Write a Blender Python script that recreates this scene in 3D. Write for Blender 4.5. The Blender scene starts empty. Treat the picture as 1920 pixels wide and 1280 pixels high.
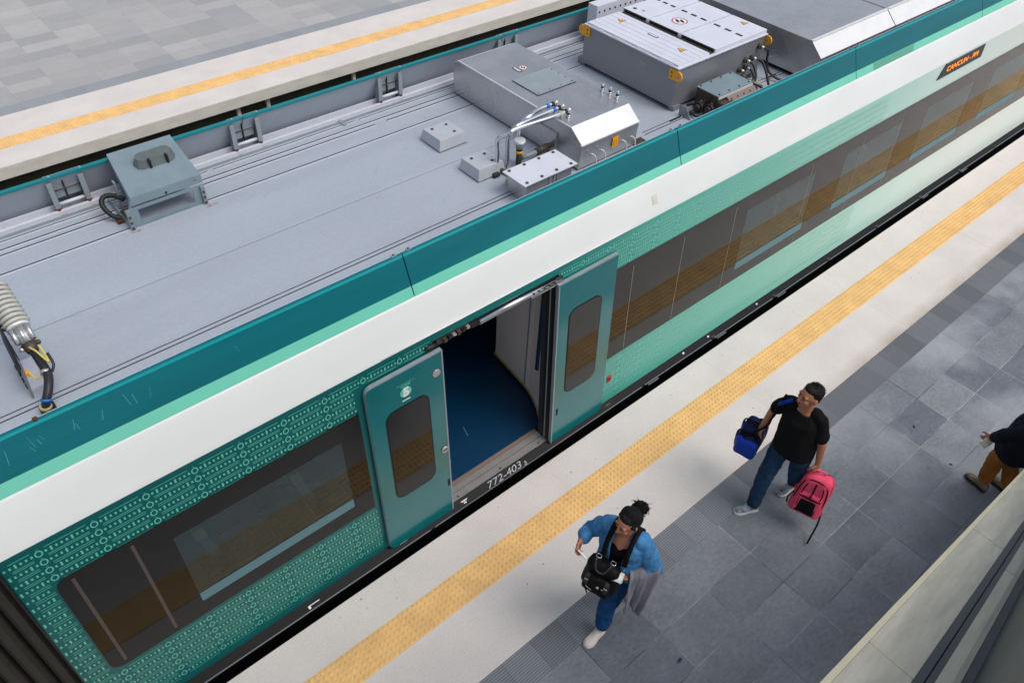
import bpy, bmesh, math, random
from mathutils import Vector, Matrix, noise
random.seed(7)
PI = math.pi
C = bpy.context.scene.collection
S = bpy.context.scene

# ------------------------------------------------------------ camera
R = [[0.7581501895559438, -0.6505989902624466, 0.043923159560434924],
     [0.43013027142129084, 0.5495875192998974, 0.7161993495088024],
     [0.49009819391968085, 0.5240939920465316, -0.696512202202802]]
cd = bpy.data.cameras.new("camera"); cam = bpy.data.objects.new("camera", cd); C.objects.link(cam)
M = Matrix(((R[0][0], R[1][0], -R[2][0], 0), (R[0][1], R[1][1], -R[2][1], 0), (R[0][2], R[1][2], -R[2][2], 0), (0, 0, 0, 1)))
M.translation = Vector((0, 0, 6.4))
cam.matrix_world = M
cd.sensor_width = 36; cd.lens = 27.70; cd.clip_start = 0.05; cd.clip_end = 400
S.camera = cam
# ------------------------------------------------------------ light
W = bpy.data.worlds.new("World"); S.world = W; W.use_nodes = True
nt = W.node_tree; bg = nt.nodes['Background']
sky = nt.nodes.new('ShaderNodeTexSky'); sky.sky_type = 'NISHITA'; sky.sun_disc = False
SUN_EL, SUN_AZ = math.radians(58), math.radians(-68)       # azimuth measured from +x towards +y
sky.sun_elevation = SUN_EL; sky.sun_rotation = math.radians(90) - SUN_AZ
sky.air_density = 1.0; sky.dust_density = 2.6; sky.ozone_density = 1.0
hs = nt.nodes.new('ShaderNodeHueSaturation'); hs.inputs['Saturation'].default_value = 0.55
nt.links.new(sky.outputs[0], hs.inputs['Color']); nt.links.new(hs.outputs[0], bg.inputs[0]); bg.inputs[1].default_value = 0.15
sd = bpy.data.lights.new("sun", 'SUN'); sd.energy = 1.5; sd.angle = math.radians(40); sd.color = (1.0, 0.96, 0.91)
so = bpy.data.objects.new("sun", sd); C.objects.link(so)
dirv = Vector((math.cos(SUN_EL)*math.cos(SUN_AZ), math.cos(SUN_EL)*math.sin(SUN_AZ), math.sin(SUN_EL)))
so.rotation_euler = dirv.to_track_quat('Z', 'Y').to_euler()
so.location = (0, 0, 30)
S.view_settings.view_transform = 'Standard'; S.view_settings.look = 'None'
S.view_settings.exposure = 0.08; S.view_settings.gamma = 1

# ------------------------------------------------------------ materials
def lin(c):
    return tuple((x/255/12.92) if x/255 <= 0.04045 else ((x/255+0.055)/1.055)**2.4 for x in c)
def mat(name, col, rough=0.5, metal=0.0, var=0.0, vscale=3.0, stretch=(1, 1, 1), bump=0.0, bscale=60.0, spec=0.5, col2=None, coat=0.0, rvar=0.0, speck=0.0, sscale=900.):
    m = bpy.data.materials.new(name); m.use_nodes = True
    n = m.node_tree.nodes; l = m.node_tree.links; b = n['Principled BSDF']
    c = lin(col)
    b.inputs['Roughness'].default_value = rough; b.inputs['Metallic'].default_value = metal
    b.inputs['Specular IOR Level'].default_value = spec
    if coat: b.inputs['Coat Weight'].default_value = coat; b.inputs['Coat Roughness'].default_value = 0.08
    b.inputs['Base Color'].default_value = (*c, 1)
    tc = n.new('ShaderNodeTexCoord'); mp = n.new('ShaderNodeMapping'); mp.inputs['Scale'].default_value = stretch
    l.new(tc.outputs['Object'], mp.inputs['Vector'])
    last = None
    if var or col2:
        nz = n.new('ShaderNodeTexNoise'); nz.inputs['Scale'].default_value = vscale; nz.inputs['Detail'].default_value = 6; nz.inputs['Roughness'].default_value = 0.62
        l.new(mp.outputs[0], nz.inputs['Vector'])
        cr = n.new('ShaderNodeMapRange'); cr.inputs['From Min'].default_value = 0.3; cr.inputs['From Max'].default_value = 0.7
        l.new(nz.outputs['Fac'], cr.inputs['Value'])
        mx = n.new('ShaderNodeMix'); mx.data_type = 'RGBA'
        a = tuple(x*(1-var) for x in c) if not col2 else c
        bb = tuple(min(1, x*(1+var)) for x in c) if not col2 else lin(col2)
        mx.inputs['A'].default_value = (*a, 1); mx.inputs['B'].default_value = (*bb, 1)
        l.new(cr.outputs[0], mx.inputs['Factor']); l.new(mx.outputs['Result'], b.inputs['Base Color']); last = mx
        if rvar:
            rr = n.new('ShaderNodeMapRange'); rr.inputs['To Min'].default_value = max(0.02, rough-rvar); rr.inputs['To Max'].default_value = min(1, rough+rvar)
            l.new(nz.outputs['Fac'], rr.inputs['Value']); rr.inputs['From Min'].default_value = 0.3; rr.inputs['From Max'].default_value = 0.7
            l.new(rr.outputs[0], b.inputs['Roughness'])
    if speck:
        s2 = n.new('ShaderNodeTexNoise'); s2.inputs['Scale'].default_value = sscale/10; s2.inputs['Detail'].default_value = 3
        l.new(tc.outputs['Object'], s2.inputs['Vector'])
        m2 = n.new('ShaderNodeMapRange'); m2.inputs['From Min'].default_value = 0.35; m2.inputs['From Max'].default_value = 0.65
        m2.inputs['To Min'].default_value = 1-speck; m2.inputs['To Max'].default_value = 1+speck
        l.new(s2.outputs['Fac'], m2.inputs['Value'])
        ml = n.new('ShaderNodeVectorMath'); ml.operation = 'SCALE'
        if last: l.new(last.outputs['Result'], ml.inputs[0])
        else: ml.inputs[0].default_value = c
        l.new(m2.outputs[0], ml.inputs['Scale']); l.new(ml.outputs[0], b.inputs['Base Color'])
    if bump:
        nb = n.new('ShaderNodeTexNoise'); nb.inputs['Scale'].default_value = bscale; nb.inputs['Detail'].default_value = 4
        l.new(mp.outputs[0], nb.inputs['Vector'])
        bp = n.new('ShaderNodeBump'); bp.inputs['Strength'].default_value = bump; bp.inputs['Distance'].default_value = 0.01
        l.new(nb.outputs['Fac'], bp.inputs['Height']); l.new(bp.outputs[0], b.inputs['Normal'])
    return m

def brick_mat(name, c1, c2, mortar, w, h, shift, rough, ms=0.006, grooves=False, rot=0.0, bias=0.0, mottle=0.22, patch_amt=0.0, col3=None, offset=0.0, fine=0.15, gate=None):
    m = bpy.data.materials.new(name); m.use_nodes = True
    n = m.node_tree.nodes; l = m.node_tree.links; b = n['Principled BSDF']
    tc = n.new('ShaderNodeTexCoord'); mp = n.new('ShaderNodeMapping'); mp.inputs['Location'].default_value = (-shift[0], -shift[1], 0)
    l.new(tc.outputs['Object'], mp.inputs['Vector'])
    br = n.new('ShaderNodeTexBrick'); br.offset = offset; br.squash = 1
    br.inputs['Scale'].default_value = 1; br.inputs['Brick Width'].default_value = w; br.inputs['Row Height'].default_value = h
    br.inputs['Mortar Size'].default_value = ms; br.inputs['Mortar Smooth'].default_value = 0.5; br.inputs['Bias'].default_value = bias
    br.inputs['Color1'].default_value = (*lin(c1), 1); br.inputs['Color2'].default_value = (*lin(c2), 1); br.inputs['Mortar'].default_value = (*lin(mortar), 1)
    l.new(mp.outputs[0], br.inputs['Vector'])
    nj = n.new('ShaderNodeTexNoise'); nj.inputs['Scale'].default_value = 1.6; nj.inputs['Detail'].default_value = 6; l.new(tc.outputs['Object'], nj.inputs['Vector'])
    rj = n.new('ShaderNodeMapRange'); rj.inputs['From Min'].default_value = 0.42; rj.inputs['From Max'].default_value = 0.58; l.new(nj.outputs['Fac'], rj.inputs['Value'])
    mj = n.new('ShaderNodeMix'); mj.data_type = 'RGBA'; mj.inputs['A'].default_value = (*[x*0.45 for x in lin(c1)], 1); mj.inputs['B'].default_value = (*lin(mortar), 1); l.new(rj.outputs[0], mj.inputs['Factor']); l.new(mj.outputs['Result'], br.inputs['Mortar'])
    nz = n.new('ShaderNodeTexNoise'); nz.inputs['Scale'].default_value = 2.2; nz.inputs['Detail'].default_value = 9; nz.inputs['Roughness'].default_value = 0.68
    l.new(tc.outputs['Object'], nz.inputs['Vector'])
    mr = n.new('ShaderNodeMapRange'); mr.inputs['From Min'].default_value = 0.3; mr.inputs['From Max'].default_value = 0.72
    mr.inputs['To Min'].default_value = 1-mottle; mr.inputs['To Max'].default_value = 1+mottle
    l.new(nz.outputs['Fac'], mr.inputs['Value'])
    sc = n.new('ShaderNodeVectorMath'); sc.operation = 'SCALE'
    l.new(br.outputs['Color'], sc.inputs[0]); l.new(mr.outputs[0], sc.inputs['Scale'])
    cur = sc.outputs[0]
    nf = n.new('ShaderNodeTexNoise'); nf.inputs['Scale'].default_value = 26; nf.inputs['Detail'].default_value = 10; nf.inputs['Roughness'].default_value = 0.72
    mf0 = n.new('ShaderNodeMapping'); mf0.inputs['Scale'].default_value = (0.7, 1.3, 1); mf0.inputs['Rotation'].default_value = (0, 0, 0.5); l.new(tc.outputs['Object'], mf0.inputs['Vector']); l.new(mf0.outputs[0], nf.inputs['Vector'])
    mf = n.new('ShaderNodeMapRange'); mf.inputs['From Min'].default_value = 0.3; mf.inputs['From Max'].default_value = 0.7; mf.inputs['To Min'].default_value = 1-fine; mf.inputs['To Max'].default_value = 1+fine
    l.new(nf.outputs['Fac'], mf.inputs['Value']); s5 = n.new('ShaderNodeVectorMath'); s5.operation = 'SCALE'; l.new(cur, s5.inputs[0]); l.new(mf.outputs[0], s5.inputs['Scale']); cur = s5.outputs[0]
    # pale scuffs
    n3 = n.new('ShaderNodeTexNoise'); n3.inputs['Scale'].default_value = 11; n3.inputs['Detail'].default_value = 10; n3.inputs['Roughness'].default_value = 0.75
    l.new(tc.outputs['Object'], n3.inputs['Vector'])
    r3 = n.new('ShaderNodeMapRange'); r3.inputs['From Min'].default_value = 0.55; r3.inputs['From Max'].default_value = 0.76; r3.inputs['To Max'].default_value = 0.55
    l.new(n3.outputs['Fac'], r3.inputs['Value'])
    mx = n.new('ShaderNodeMix'); mx.data_type = 'RGBA'; l.new(r3.outputs[0], mx.inputs['Factor']); l.new(cur, mx.inputs['A']); mx.inputs['B'].default_value = (*lin(mortar), 1)
    cur = mx.outputs['Result']
    # broad pale patches, stronger towards +x where gated
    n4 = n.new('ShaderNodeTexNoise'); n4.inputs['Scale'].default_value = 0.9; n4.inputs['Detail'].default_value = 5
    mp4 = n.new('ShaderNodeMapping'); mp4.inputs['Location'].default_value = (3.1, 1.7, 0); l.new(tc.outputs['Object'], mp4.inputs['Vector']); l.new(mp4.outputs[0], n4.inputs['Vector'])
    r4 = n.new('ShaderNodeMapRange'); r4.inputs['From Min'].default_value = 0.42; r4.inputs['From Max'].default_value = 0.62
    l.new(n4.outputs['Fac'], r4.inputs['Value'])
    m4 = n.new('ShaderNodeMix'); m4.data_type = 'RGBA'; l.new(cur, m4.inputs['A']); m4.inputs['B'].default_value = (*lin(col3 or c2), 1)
    s4 = n.new('ShaderNodeMath'); s4.operation = 'MULTIPLY'; s4.inputs[1].default_value = patch_amt; l.new(r4.outputs[0], s4.inputs[0])
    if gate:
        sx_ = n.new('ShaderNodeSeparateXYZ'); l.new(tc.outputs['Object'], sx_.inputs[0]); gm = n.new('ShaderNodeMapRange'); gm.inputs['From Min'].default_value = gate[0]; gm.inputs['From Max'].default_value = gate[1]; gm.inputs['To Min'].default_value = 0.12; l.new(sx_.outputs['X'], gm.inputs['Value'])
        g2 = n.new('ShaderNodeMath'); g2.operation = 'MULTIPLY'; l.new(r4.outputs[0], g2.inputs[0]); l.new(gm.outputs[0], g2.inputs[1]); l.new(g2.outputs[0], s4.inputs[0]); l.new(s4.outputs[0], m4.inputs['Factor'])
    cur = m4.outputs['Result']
    l.new(cur, b.inputs['Base Color'])
    rr = n.new('ShaderNodeMapRange'); rr.inputs['To Min'].default_value = rough-0.12; rr.inputs['To Max'].default_value = rough+0.14
    rr.inputs['From Min'].default_value = 0.35; rr.inputs['From Max'].default_value = 0.65
    l.new(n4.outputs['Fac'], rr.inputs['Value']); l.new(rr.outputs[0], b.inputs['Roughness'])
    nb = n.new('ShaderNodeTexNoise'); nb.inputs['Scale'].default_value = 45; nb.inputs['Detail'].default_value = 5; l.new(tc.outputs['Object'], nb.inputs['Vector'])
    ad = n.new('ShaderNodeMath'); ad.operation = 'MULTIPLY_ADD'; ad.inputs[1].default_value = 0.35
    l.new(nb.outputs['Fac'], ad.inputs[0]); l.new(br.outputs['Fac'], ad.inputs[2])
    iv = n.new('ShaderNodeMath'); iv.operation = 'MULTIPLY'; iv.inputs[1].default_value = -1; l.new(ad.outputs[0], iv.inputs[0])
    bp = n.new('ShaderNodeBump'); bp.inputs['Strength'].default_value = 0.35; bp.inputs['Distance'].default_value = 0.004
    l.new(iv.outputs[0], bp.inputs['Height']); l.new(bp.outputs[0], b.inputs['Normal'])
    return m

def body_mat():
    m = bpy.data.materials.new("livery_paint"); m.use_nodes = True
    n = m.node_tree.nodes; l = m.node_tree.links; b = n['Principled BSDF']
    tc = n.new('ShaderNodeTexCoord'); sp = n.new('ShaderNodeSeparateXYZ'); l.new(tc.outputs['Object'], sp.inputs[0])
    mr = n.new('ShaderNodeMapRange'); mr.inputs['From Min'].default_value = 0; mr.inputs['From Max'].default_value = 16; l.new(sp.outputs['X'], mr.inputs['Value'])
    cr = n.new('ShaderNodeValToRGB'); e = cr.color_ramp.elements
    stops = [(0.0, (0, 90, 90)), (2.2, (0, 94, 94)), (3.9, (18, 124, 118)), (5.2, (84, 172, 156)), (7.0, (122, 194, 176)), (9.0, (166, 212, 198)), (10.6, (200, 222, 213)), (12.5, (214, 224, 216))]
    e[0].position = 0; e[0].color = (*lin(stops[0][1]), 1); e[1].position = stops[-1][0]/16; e[1].color = (*lin(stops[-1][1]), 1)
    for x, c in stops[1:-1]:
        q = e.new(x/16); q.color = (*lin(c), 1)
    l.new(mr.outputs[0], cr.inputs[0]); l.new(cr.outputs[0], b.inputs['Base Color'])
    b.inputs['Roughness'].default_value = 0.28; b.inputs['Coat Weight'].default_value = 0.12; b.inputs['Coat Roughness'].default_value = 0.1; b.inputs['Specular IOR Level'].default_value = 0.4
    return m

def decal_mat():
    m = body_mat(); m.name = "mint_pattern_film"; cr = [x for x in m.node_tree.nodes if x.type == 'VALTORGB'][0].color_ramp
    new = [(104, 198, 174), (104, 198, 174), (122, 208, 188), (140, 214, 196), (150, 210, 194), (168, 213, 199)]
    for e_, c in zip(list(cr.elements)[:6], new): e_.color = (*lin(c), 1)
    return m
def glass_mat(name, tint=(30, 30, 32), fac=0.8, rough=0.02):
    m = bpy.data.materials.new(name); m.use_nodes = True
    n = m.node_tree.nodes; l = m.node_tree.links
    for x in list(n):
        if x.type != 'OUTPUT_MATERIAL': n.remove(x)
    out = [x for x in n if x.type == 'OUTPUT_MATERIAL'][0]
    tr = n.new('ShaderNodeBsdfTransparent'); tr.inputs[0].default_value = (*lin(tint), 1)
    gl = n.new('ShaderNodeBsdfGlossy'); gl.inputs['Roughness'].default_value = rough; gl.inputs[0].default_value = (1, 1, 1, 1)
    fr = n.new('ShaderNodeFresnel'); fr.inputs['IOR'].default_value = 1.52
    mx = n.new('ShaderNodeMixShader'); l.new(fr.outputs[0], mx.inputs[0]); l.new(tr.outputs[0], mx.inputs[1]); l.new(gl.outputs[0], mx.inputs[2])
    df = n.new('ShaderNodeBsdfDiffuse'); df.inputs[0].default_value = (*lin((84, 150, 160)), 1); m2 = n.new('ShaderNodeMixShader'); m2.inputs[0].default_value = 0.07
    l.new(mx.outputs[0], m2.inputs[1]); l.new(df.outputs[0], m2.inputs[2]); l.new(m2.outputs[0], out.inputs[0]); return m

def emis(name, col, st):
    m = bpy.data.materials.new(name); m.use_nodes = True; b = m.node_tree.nodes['Principled BSDF']
    b.inputs['Base Color'].default_value = (*lin(col), 1); b.inputs['Emission Color'].default_value = (*lin(col), 1); b.inputs['Emission Strength'].default_value = st
    return m

MT = dict(
    livery=body_mat(),
    white=mat("white_paint", (226, 228, 226), 0.35, var=0.04, vscale=1.6, stretch=(0.5, 1, 1), coat=0.2, bump=0.12, bscale=1.2),
    teal=mat("teal_fairing_paint", (0, 102, 112), 0.35, var=0.10, vscale=2.0, stretch=(0.5, 3, 3), coat=0.05, spec=0.3, bump=0.08, bscale=1.3),
    teal_light=mat("teal_highlight_edge_paint", (0, 150, 156), 0.35),
    mint=mat("mint_paint", (112, 205, 180), 0.32, var=0.03, coat=0.3),
    mint_decal=decal_mat(),
    doorp=mat("door_teal_paint", (0, 104, 108), 0.22, var=0.05, coat=0.6),
    deck=mat("roof_grey_paint", (164, 172, 182), 0.55, var=0.06, vscale=1.4, stretch=(0.3, 1.8, 1), bump=0.04, bscale=2, rvar=0.1, speck=0.035, sscale=500),
    groove_shade=mat("dark_joint_and_shadow", (42, 42, 46), 0.7),
    graymetal=mat("grey_painted_metal", (140, 150, 156), 0.45, var=0.1, vscale=8),
    cowl=mat('vent_cowl_grey', (88, 98, 98), 0.5, var=0.15, vscale=20), rustsmear=mat('rust_run_off', (150, 138, 132), 0.7), teal_rail=mat('teal_rail_paint', (0, 122, 128), 0.4), capgrey=mat('cap_grey_paint', (176, 181, 188), 0.45, var=0.06, vscale=9), gum=mat('gum_spot', (158, 150, 144), 0.8), streak=mat('pale_streak', (90, 165, 172), 0.6), scuff=mat('grey_scuff', (118, 122, 130), 0.7), greyblue=mat("blue_grey_housing", (122, 140, 148), 0.45, var=0.1, vscale=6),
    pale=mat("pale_grey_painted_steel", (208, 210, 220), 0.4, var=0.05, vscale=4, rvar=0.08),
    steel=mat("brushed_stainless", (190, 190, 191), 0.30, 0.8, var=0.10, vscale=3, stretch=(1, 1, 1), rvar=0.10),
    steel_b=mat("bright_stainless", (222, 222, 222), 0.45, 0.2, var=0.06, vscale=5, bump=0.05, bscale=12),
    chrome=mat("polished_steel_pipe", (215, 218, 222), 0.2, 1.0),
    brushed=mat("grey_side_panel", (140, 142, 147), 0.42, 0.45, var=0.08, vscale=2.5, rvar=0.1),
    dark=mat("black_rubber", (18, 18, 20), 0.55),
    blackpaint=mat("black_underframe_paint", (8, 9, 11), 0.5, var=0.2, vscale=4, spec=0.2),
    rust=mat("rusty_bolt", (92, 48, 36), 0.85, var=0.3, vscale=30),
    grime=mat("dirty_dark_metal", (84, 76, 68), 0.6, 0.5, var=0.4, vscale=18),
    yellow=mat("yellow_lifting_paint", (232, 160, 10), 0.45, var=0.06),
    warn=mat("warning_yellow", (238, 170, 30), 0.5), red=mat("sign_red", (200, 34, 44), 0.5), signw=mat("sign_white", (225, 225, 225), 0.5),
    black=mat("black_print", (22, 22, 24), 0.6),
    ceramic=mat("insulator_grey_silicone", (200, 198, 190), 0.5, var=0.04),
    cable=mat("black_cable_jacket", (34, 34, 40), 0.5), ygcable=mat("yellow_green_wire", (204, 192, 96), 0.5), bluetape=mat("blue_tape", (20, 110, 200), 0.5),
    bluefloor=mat("blue_vinyl_floor", (2, 54, 88), 0.4, var=0.1, vscale=6), iwall=mat("interior_wall_panel", (244, 236, 232), 0.5), ilin=mat('interior_lining', (120, 150, 160), 0.6), idark=mat("interior_dark", (40, 42, 46), 0.8),
    sill=mat("turquoise_window_sill", (88, 126, 134), 0.5), seatf=mat("seat_fabric", (92, 140, 160), 0.9, var=0.15, vscale=20), seatb=mat("seat_trim", (176, 170, 120), 0.6),
    handblue=mat("blue_handrail", (10, 60, 92), 0.35),
    alu=mat("aluminium_tread", (190, 188, 186), 0.35, 0.6, var=0.08, vscale=10), alu_w=mat("worn_tread_brown", (128, 112, 104), 0.6),
    lip=mat("aluminium_lip", (150, 152, 158), 0.4, 0.6),
    ledpanel=mat("led_panel_black", (30, 32, 34), 0.35), led=emis("orange_led", (255, 140, 30), 0.9),
    slab=mat("pale_platform_terrazzo", (214, 207, 201), 0.6, var=0.07, vscale=1.7, bump=0.06, bscale=120, speck=0.055, sscale=600),
    concrete=mat("platform_edge_concrete", (212, 208, 198), 0.8, var=0.1, vscale=3, stretch=(1, 1, 3), bump=0.15, bscale=40, speck=0.05),
    tactile=mat("yellow_tactile_tile", (234, 190, 124), 0.6, var=0.13, vscale=4, bump=0.05, bscale=80),
    strip=brick_mat("ribbed_dark_tiles", (86, 90, 98), (134, 137, 142), (70, 72, 76), 0.306, 0.32, (1.96-0.306*9, 1.68), 0.55, ms=0.004, mottle=0.16),
    pav=brick_mat("slate_pavers", (98, 104, 112), (128, 131, 136), (152, 154, 156), 0.613, 0.3785, (3.19-0.613*20, 1.698-0.3785*30), 0.42, ms=0.0055, mottle=0.2, patch_amt=0.75, col3=(168, 171, 176), fine=0.26, gate=(4.5, 8.0)),
    farpav=brick_mat("worn_grey_pavers", (106, 110, 114), (162, 160, 157), (130, 129, 128), 0.655, 0.345, (2.493-0.655*20, 13.85), 0.6, ms=0.004, mottle=0.16, patch_amt=0.15, col3=(190, 188, 186), fine=0.22),
    farstrip=brick_mat("grey_border_tiles", (134, 138, 142), (150, 153, 157), (132, 134, 136), 0.33, 0.6, (2.5-3.3, 13.5), 0.6, ms=0.004, mottle=0.1),
    darkwall=mat("stained_wall_under_platform", (92, 80, 66), 0.95, var=0.4, vscale=1.5, col2=(56, 62, 48)),
    ballast=mat("dark_ballast", (60, 54, 50), 0.95, var=0.3, vscale=14, bump=0.6, bscale=40),
    bellows=mat("grey_bellows_fabric", (46, 43, 38), 0.8, var=0.15, vscale=5),
    escdeck=mat("brushed_escalator_deck", (204, 200, 182), 0.5, 0.1, var=0.22, vscale=2.4, stretch=(0.6, 7, 0.6), bump=0.03, bscale=20, rvar=0.1),
    esctrim=mat("yellowed_trim", (222, 214, 184), 0.6, var=0.06, vscale=5), escch=mat("dark_channel", (78, 84, 90), 0.5, 0.3),
    escglass=mat("dark_balustrade_panel", (70, 78, 80), 0.28, 0.3, var=0.5, vscale=1.0, stretch=(1.2, 1, 9)),  # stretched streaks stand for reflections, painted into the panel colour
    skin=mat("brown_skin", (182, 120, 90), 0.5, var=0.06, vscale=20), skin2=mat("tan_skin", (186, 122, 92), 0.5, var=0.06, vscale=20),
    numgrey=mat('number_grey', (160, 162, 166), 0.5), eyew=mat('eye_white', (150, 138, 130), 0.5, spec=0.2), lips=mat("lips", (140, 72, 62), 0.5), hair=mat("black_hair", (20, 17, 16), 0.6, bump=0.6, bscale=90, var=0.3, vscale=60, spec=0.25),
    blackc=mat("black_cotton", (19, 19, 20), 0.9, bump=0.9, bscale=14, spec=0.15), denim=mat("blue_denim", (72, 130, 178), 0.85, var=0.35, vscale=7, bump=0.7, bscale=20, speck=0.12, spec=0.15),
    jeans=mat("dark_blue_jeans", (32, 58, 84), 0.85, var=0.4, vscale=6, bump=0.8, bscale=18, speck=0.12, spec=0.15),
    jeansw=mat("blue_jeans", (24, 68, 112), 0.85, var=0.4, vscale=6, bump=0.8, bscale=18, speck=0.1, spec=0.15),
    navy=mat("navy_knit", (22, 25, 34), 0.9, bump=0.3, bscale=80, spec=0.15), khaki=mat("brown_cotton_trousers", (150, 92, 36), 0.85, var=0.2, vscale=7, bump=0.2, bscale=60, spec=0.15),
    shoew=mat("cream_canvas_shoe", (225, 215, 208), 0.7, var=0.05), shoeg=mat("grey_sport_shoe", (170, 178, 184), 0.6, vscale=22, col2=(70, 80, 90)), sole=mat("white_sole", (215, 216, 216), 0.6),
    shoeb=mat("brown_trainer", (120, 104, 80), 0.7, var=0.4, vscale=22), soleb=mat("dark_sole", (40, 38, 36), 0.7),
    duffel=mat("royal_blue_nylon", (16, 58, 160), 0.5, var=0.2, vscale=10, bump=0.2, bscale=30, spec=0.15), duffeld=mat("navy_nylon", (14, 26, 66), 0.55, bump=0.2, bscale=30, spec=0.15),
    pink=mat("coral_pink_nylon", (236, 82, 114), 0.6, var=0.08, vscale=12, bump=0.2, bscale=30, spec=0.15), strap=mat("black_webbing", (16, 15, 16), 0.75, spec=0.15),
    bagblk=mat("black_bag_nylon", (20, 19, 19), 0.55, var=0.3, vscale=14, bump=0.35, bscale=22, spec=0.15), shiny=mat("bright_buckle", (200, 200, 200), 0.25, 0.9), gold=mat("pale_brass_badge", (225, 222, 180), 0.4, 0.3),
    greyc=mat("grey_jersey", (134, 130, 136), 0.9, var=0.08, vscale=8, bump=0.2, bscale=90, spec=0.15), paper=mat("white_paper", (235, 235, 235), 0.7), phone=mat("white_phone", (232, 230, 228), 0.3),
    leaf=mat("dark_litter", (60, 56, 58), 0.8), litw=mat("pale_litter", (225, 226, 228), 0.7),
    winband=mat("smoked_glass_band", (10, 10, 12), 0.035, spec=0.32), pane=glass_mat("tinted_pane", (176, 196, 200)), doorglass=mat("smoked_door_glass", (12, 12, 14), 0.05, spec=0.4),
    postline=mat("pale_glass_joint", (80, 70, 66), 0.5), dlines=mat("pale_glass_joint_light", (168, 160, 148), 0.5),
)
def upright(m):
    n = m.node_tree.nodes; l = m.node_tree.links; c = n.new('ShaderNodeCombineXYZ'); c.inputs[1].default_value = -1
    for b in n:
        if 'Normal' in b.inputs and b.type in ('BSDF_PRINCIPLED', 'BSDF_GLOSSY', 'FRESNEL'): l.new(c.outputs[0], b.inputs['Normal'])
for k_ in ('winband', 'doorglass', 'pane'): upright(MT[k_])     # the panes stand plumb
for k_ in ('strip',):   # ribs on the dark tiles
    m = MT[k_]; n = m.node_tree.nodes; l = m.node_tree.links
    tc = n.new('ShaderNodeTexCoord'); wv = n.new('ShaderNodeTexWave'); wv.wave_type = 'BANDS'; wv.bands_direction = 'Y'; wv.wave_profile = 'TRI'; wv.inputs['Scale'].default_value = 15.0; wv.inputs['Distortion'].default_value = 0
    l.new(tc.outputs['Object'], wv.inputs['Vector'])
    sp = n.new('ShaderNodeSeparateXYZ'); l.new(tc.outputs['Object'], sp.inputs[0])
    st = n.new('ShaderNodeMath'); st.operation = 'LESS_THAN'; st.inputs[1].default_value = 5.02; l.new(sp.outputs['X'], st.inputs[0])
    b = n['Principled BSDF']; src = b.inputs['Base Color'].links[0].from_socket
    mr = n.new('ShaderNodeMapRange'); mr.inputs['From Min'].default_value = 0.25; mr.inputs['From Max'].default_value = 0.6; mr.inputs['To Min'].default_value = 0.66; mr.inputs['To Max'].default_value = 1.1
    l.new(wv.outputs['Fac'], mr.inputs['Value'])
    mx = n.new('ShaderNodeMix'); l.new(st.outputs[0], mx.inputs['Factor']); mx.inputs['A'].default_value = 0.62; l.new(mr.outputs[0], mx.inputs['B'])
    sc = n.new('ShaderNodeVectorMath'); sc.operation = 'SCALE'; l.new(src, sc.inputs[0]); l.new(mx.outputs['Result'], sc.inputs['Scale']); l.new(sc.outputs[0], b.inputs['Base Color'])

m = MT['slab']; n = m.node_tree.nodes; l = m.node_tree.links; b = n['Principled BSDF']      # earthy stain along the edge of the dark strip, towards the far end
src = b.inputs['Base Color'].links[0].from_socket; tc = n.new('ShaderNodeTexCoord'); sp = n.new('ShaderNodeSeparateXYZ'); l.new(tc.outputs['Object'], sp.inputs[0])
g1 = n.new('ShaderNodeMapRange'); g1.inputs['From Min'].default_value = 1.995; g1.inputs['From Max'].default_value = 2.16; g1.inputs['To Min'].default_value = 1; g1.inputs['To Max'].default_value = 0; l.new(sp.outputs['Y'], g1.inputs['Value'])
g2 = n.new('ShaderNodeMapRange'); g2.inputs['From Min'].default_value = 4.0; g2.inputs['From Max'].default_value = 8.0; l.new(sp.outputs['X'], g2.inputs['Value'])
nz = n.new('ShaderNodeTexNoise'); nz.inputs['Scale'].default_value = 3.2; nz.inputs['Detail'].default_value = 6; l.new(tc.outputs['Object'], nz.inputs['Vector'])
a1 = n.new('ShaderNodeMath'); a1.operation = 'MULTIPLY'; l.new(g1.outputs[0], a1.inputs[0]); l.new(g2.outputs[0], a1.inputs[1])
a2 = n.new('ShaderNodeMath'); a2.operation = 'MULTIPLY'; l.new(a1.outputs[0], a2.inputs[0]); l.new(nz.outputs['Fac'], a2.inputs[1])
mx = n.new('ShaderNodeMix'); mx.data_type = 'RGBA'; l.new(a2.outputs[0], mx.inputs['Factor']); l.new(src, mx.inputs['A']); mx.inputs['B'].default_value = (*lin((150, 128, 100)), 1); l.new(mx.outputs['Result'], b.inputs['Base Color'])

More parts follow.
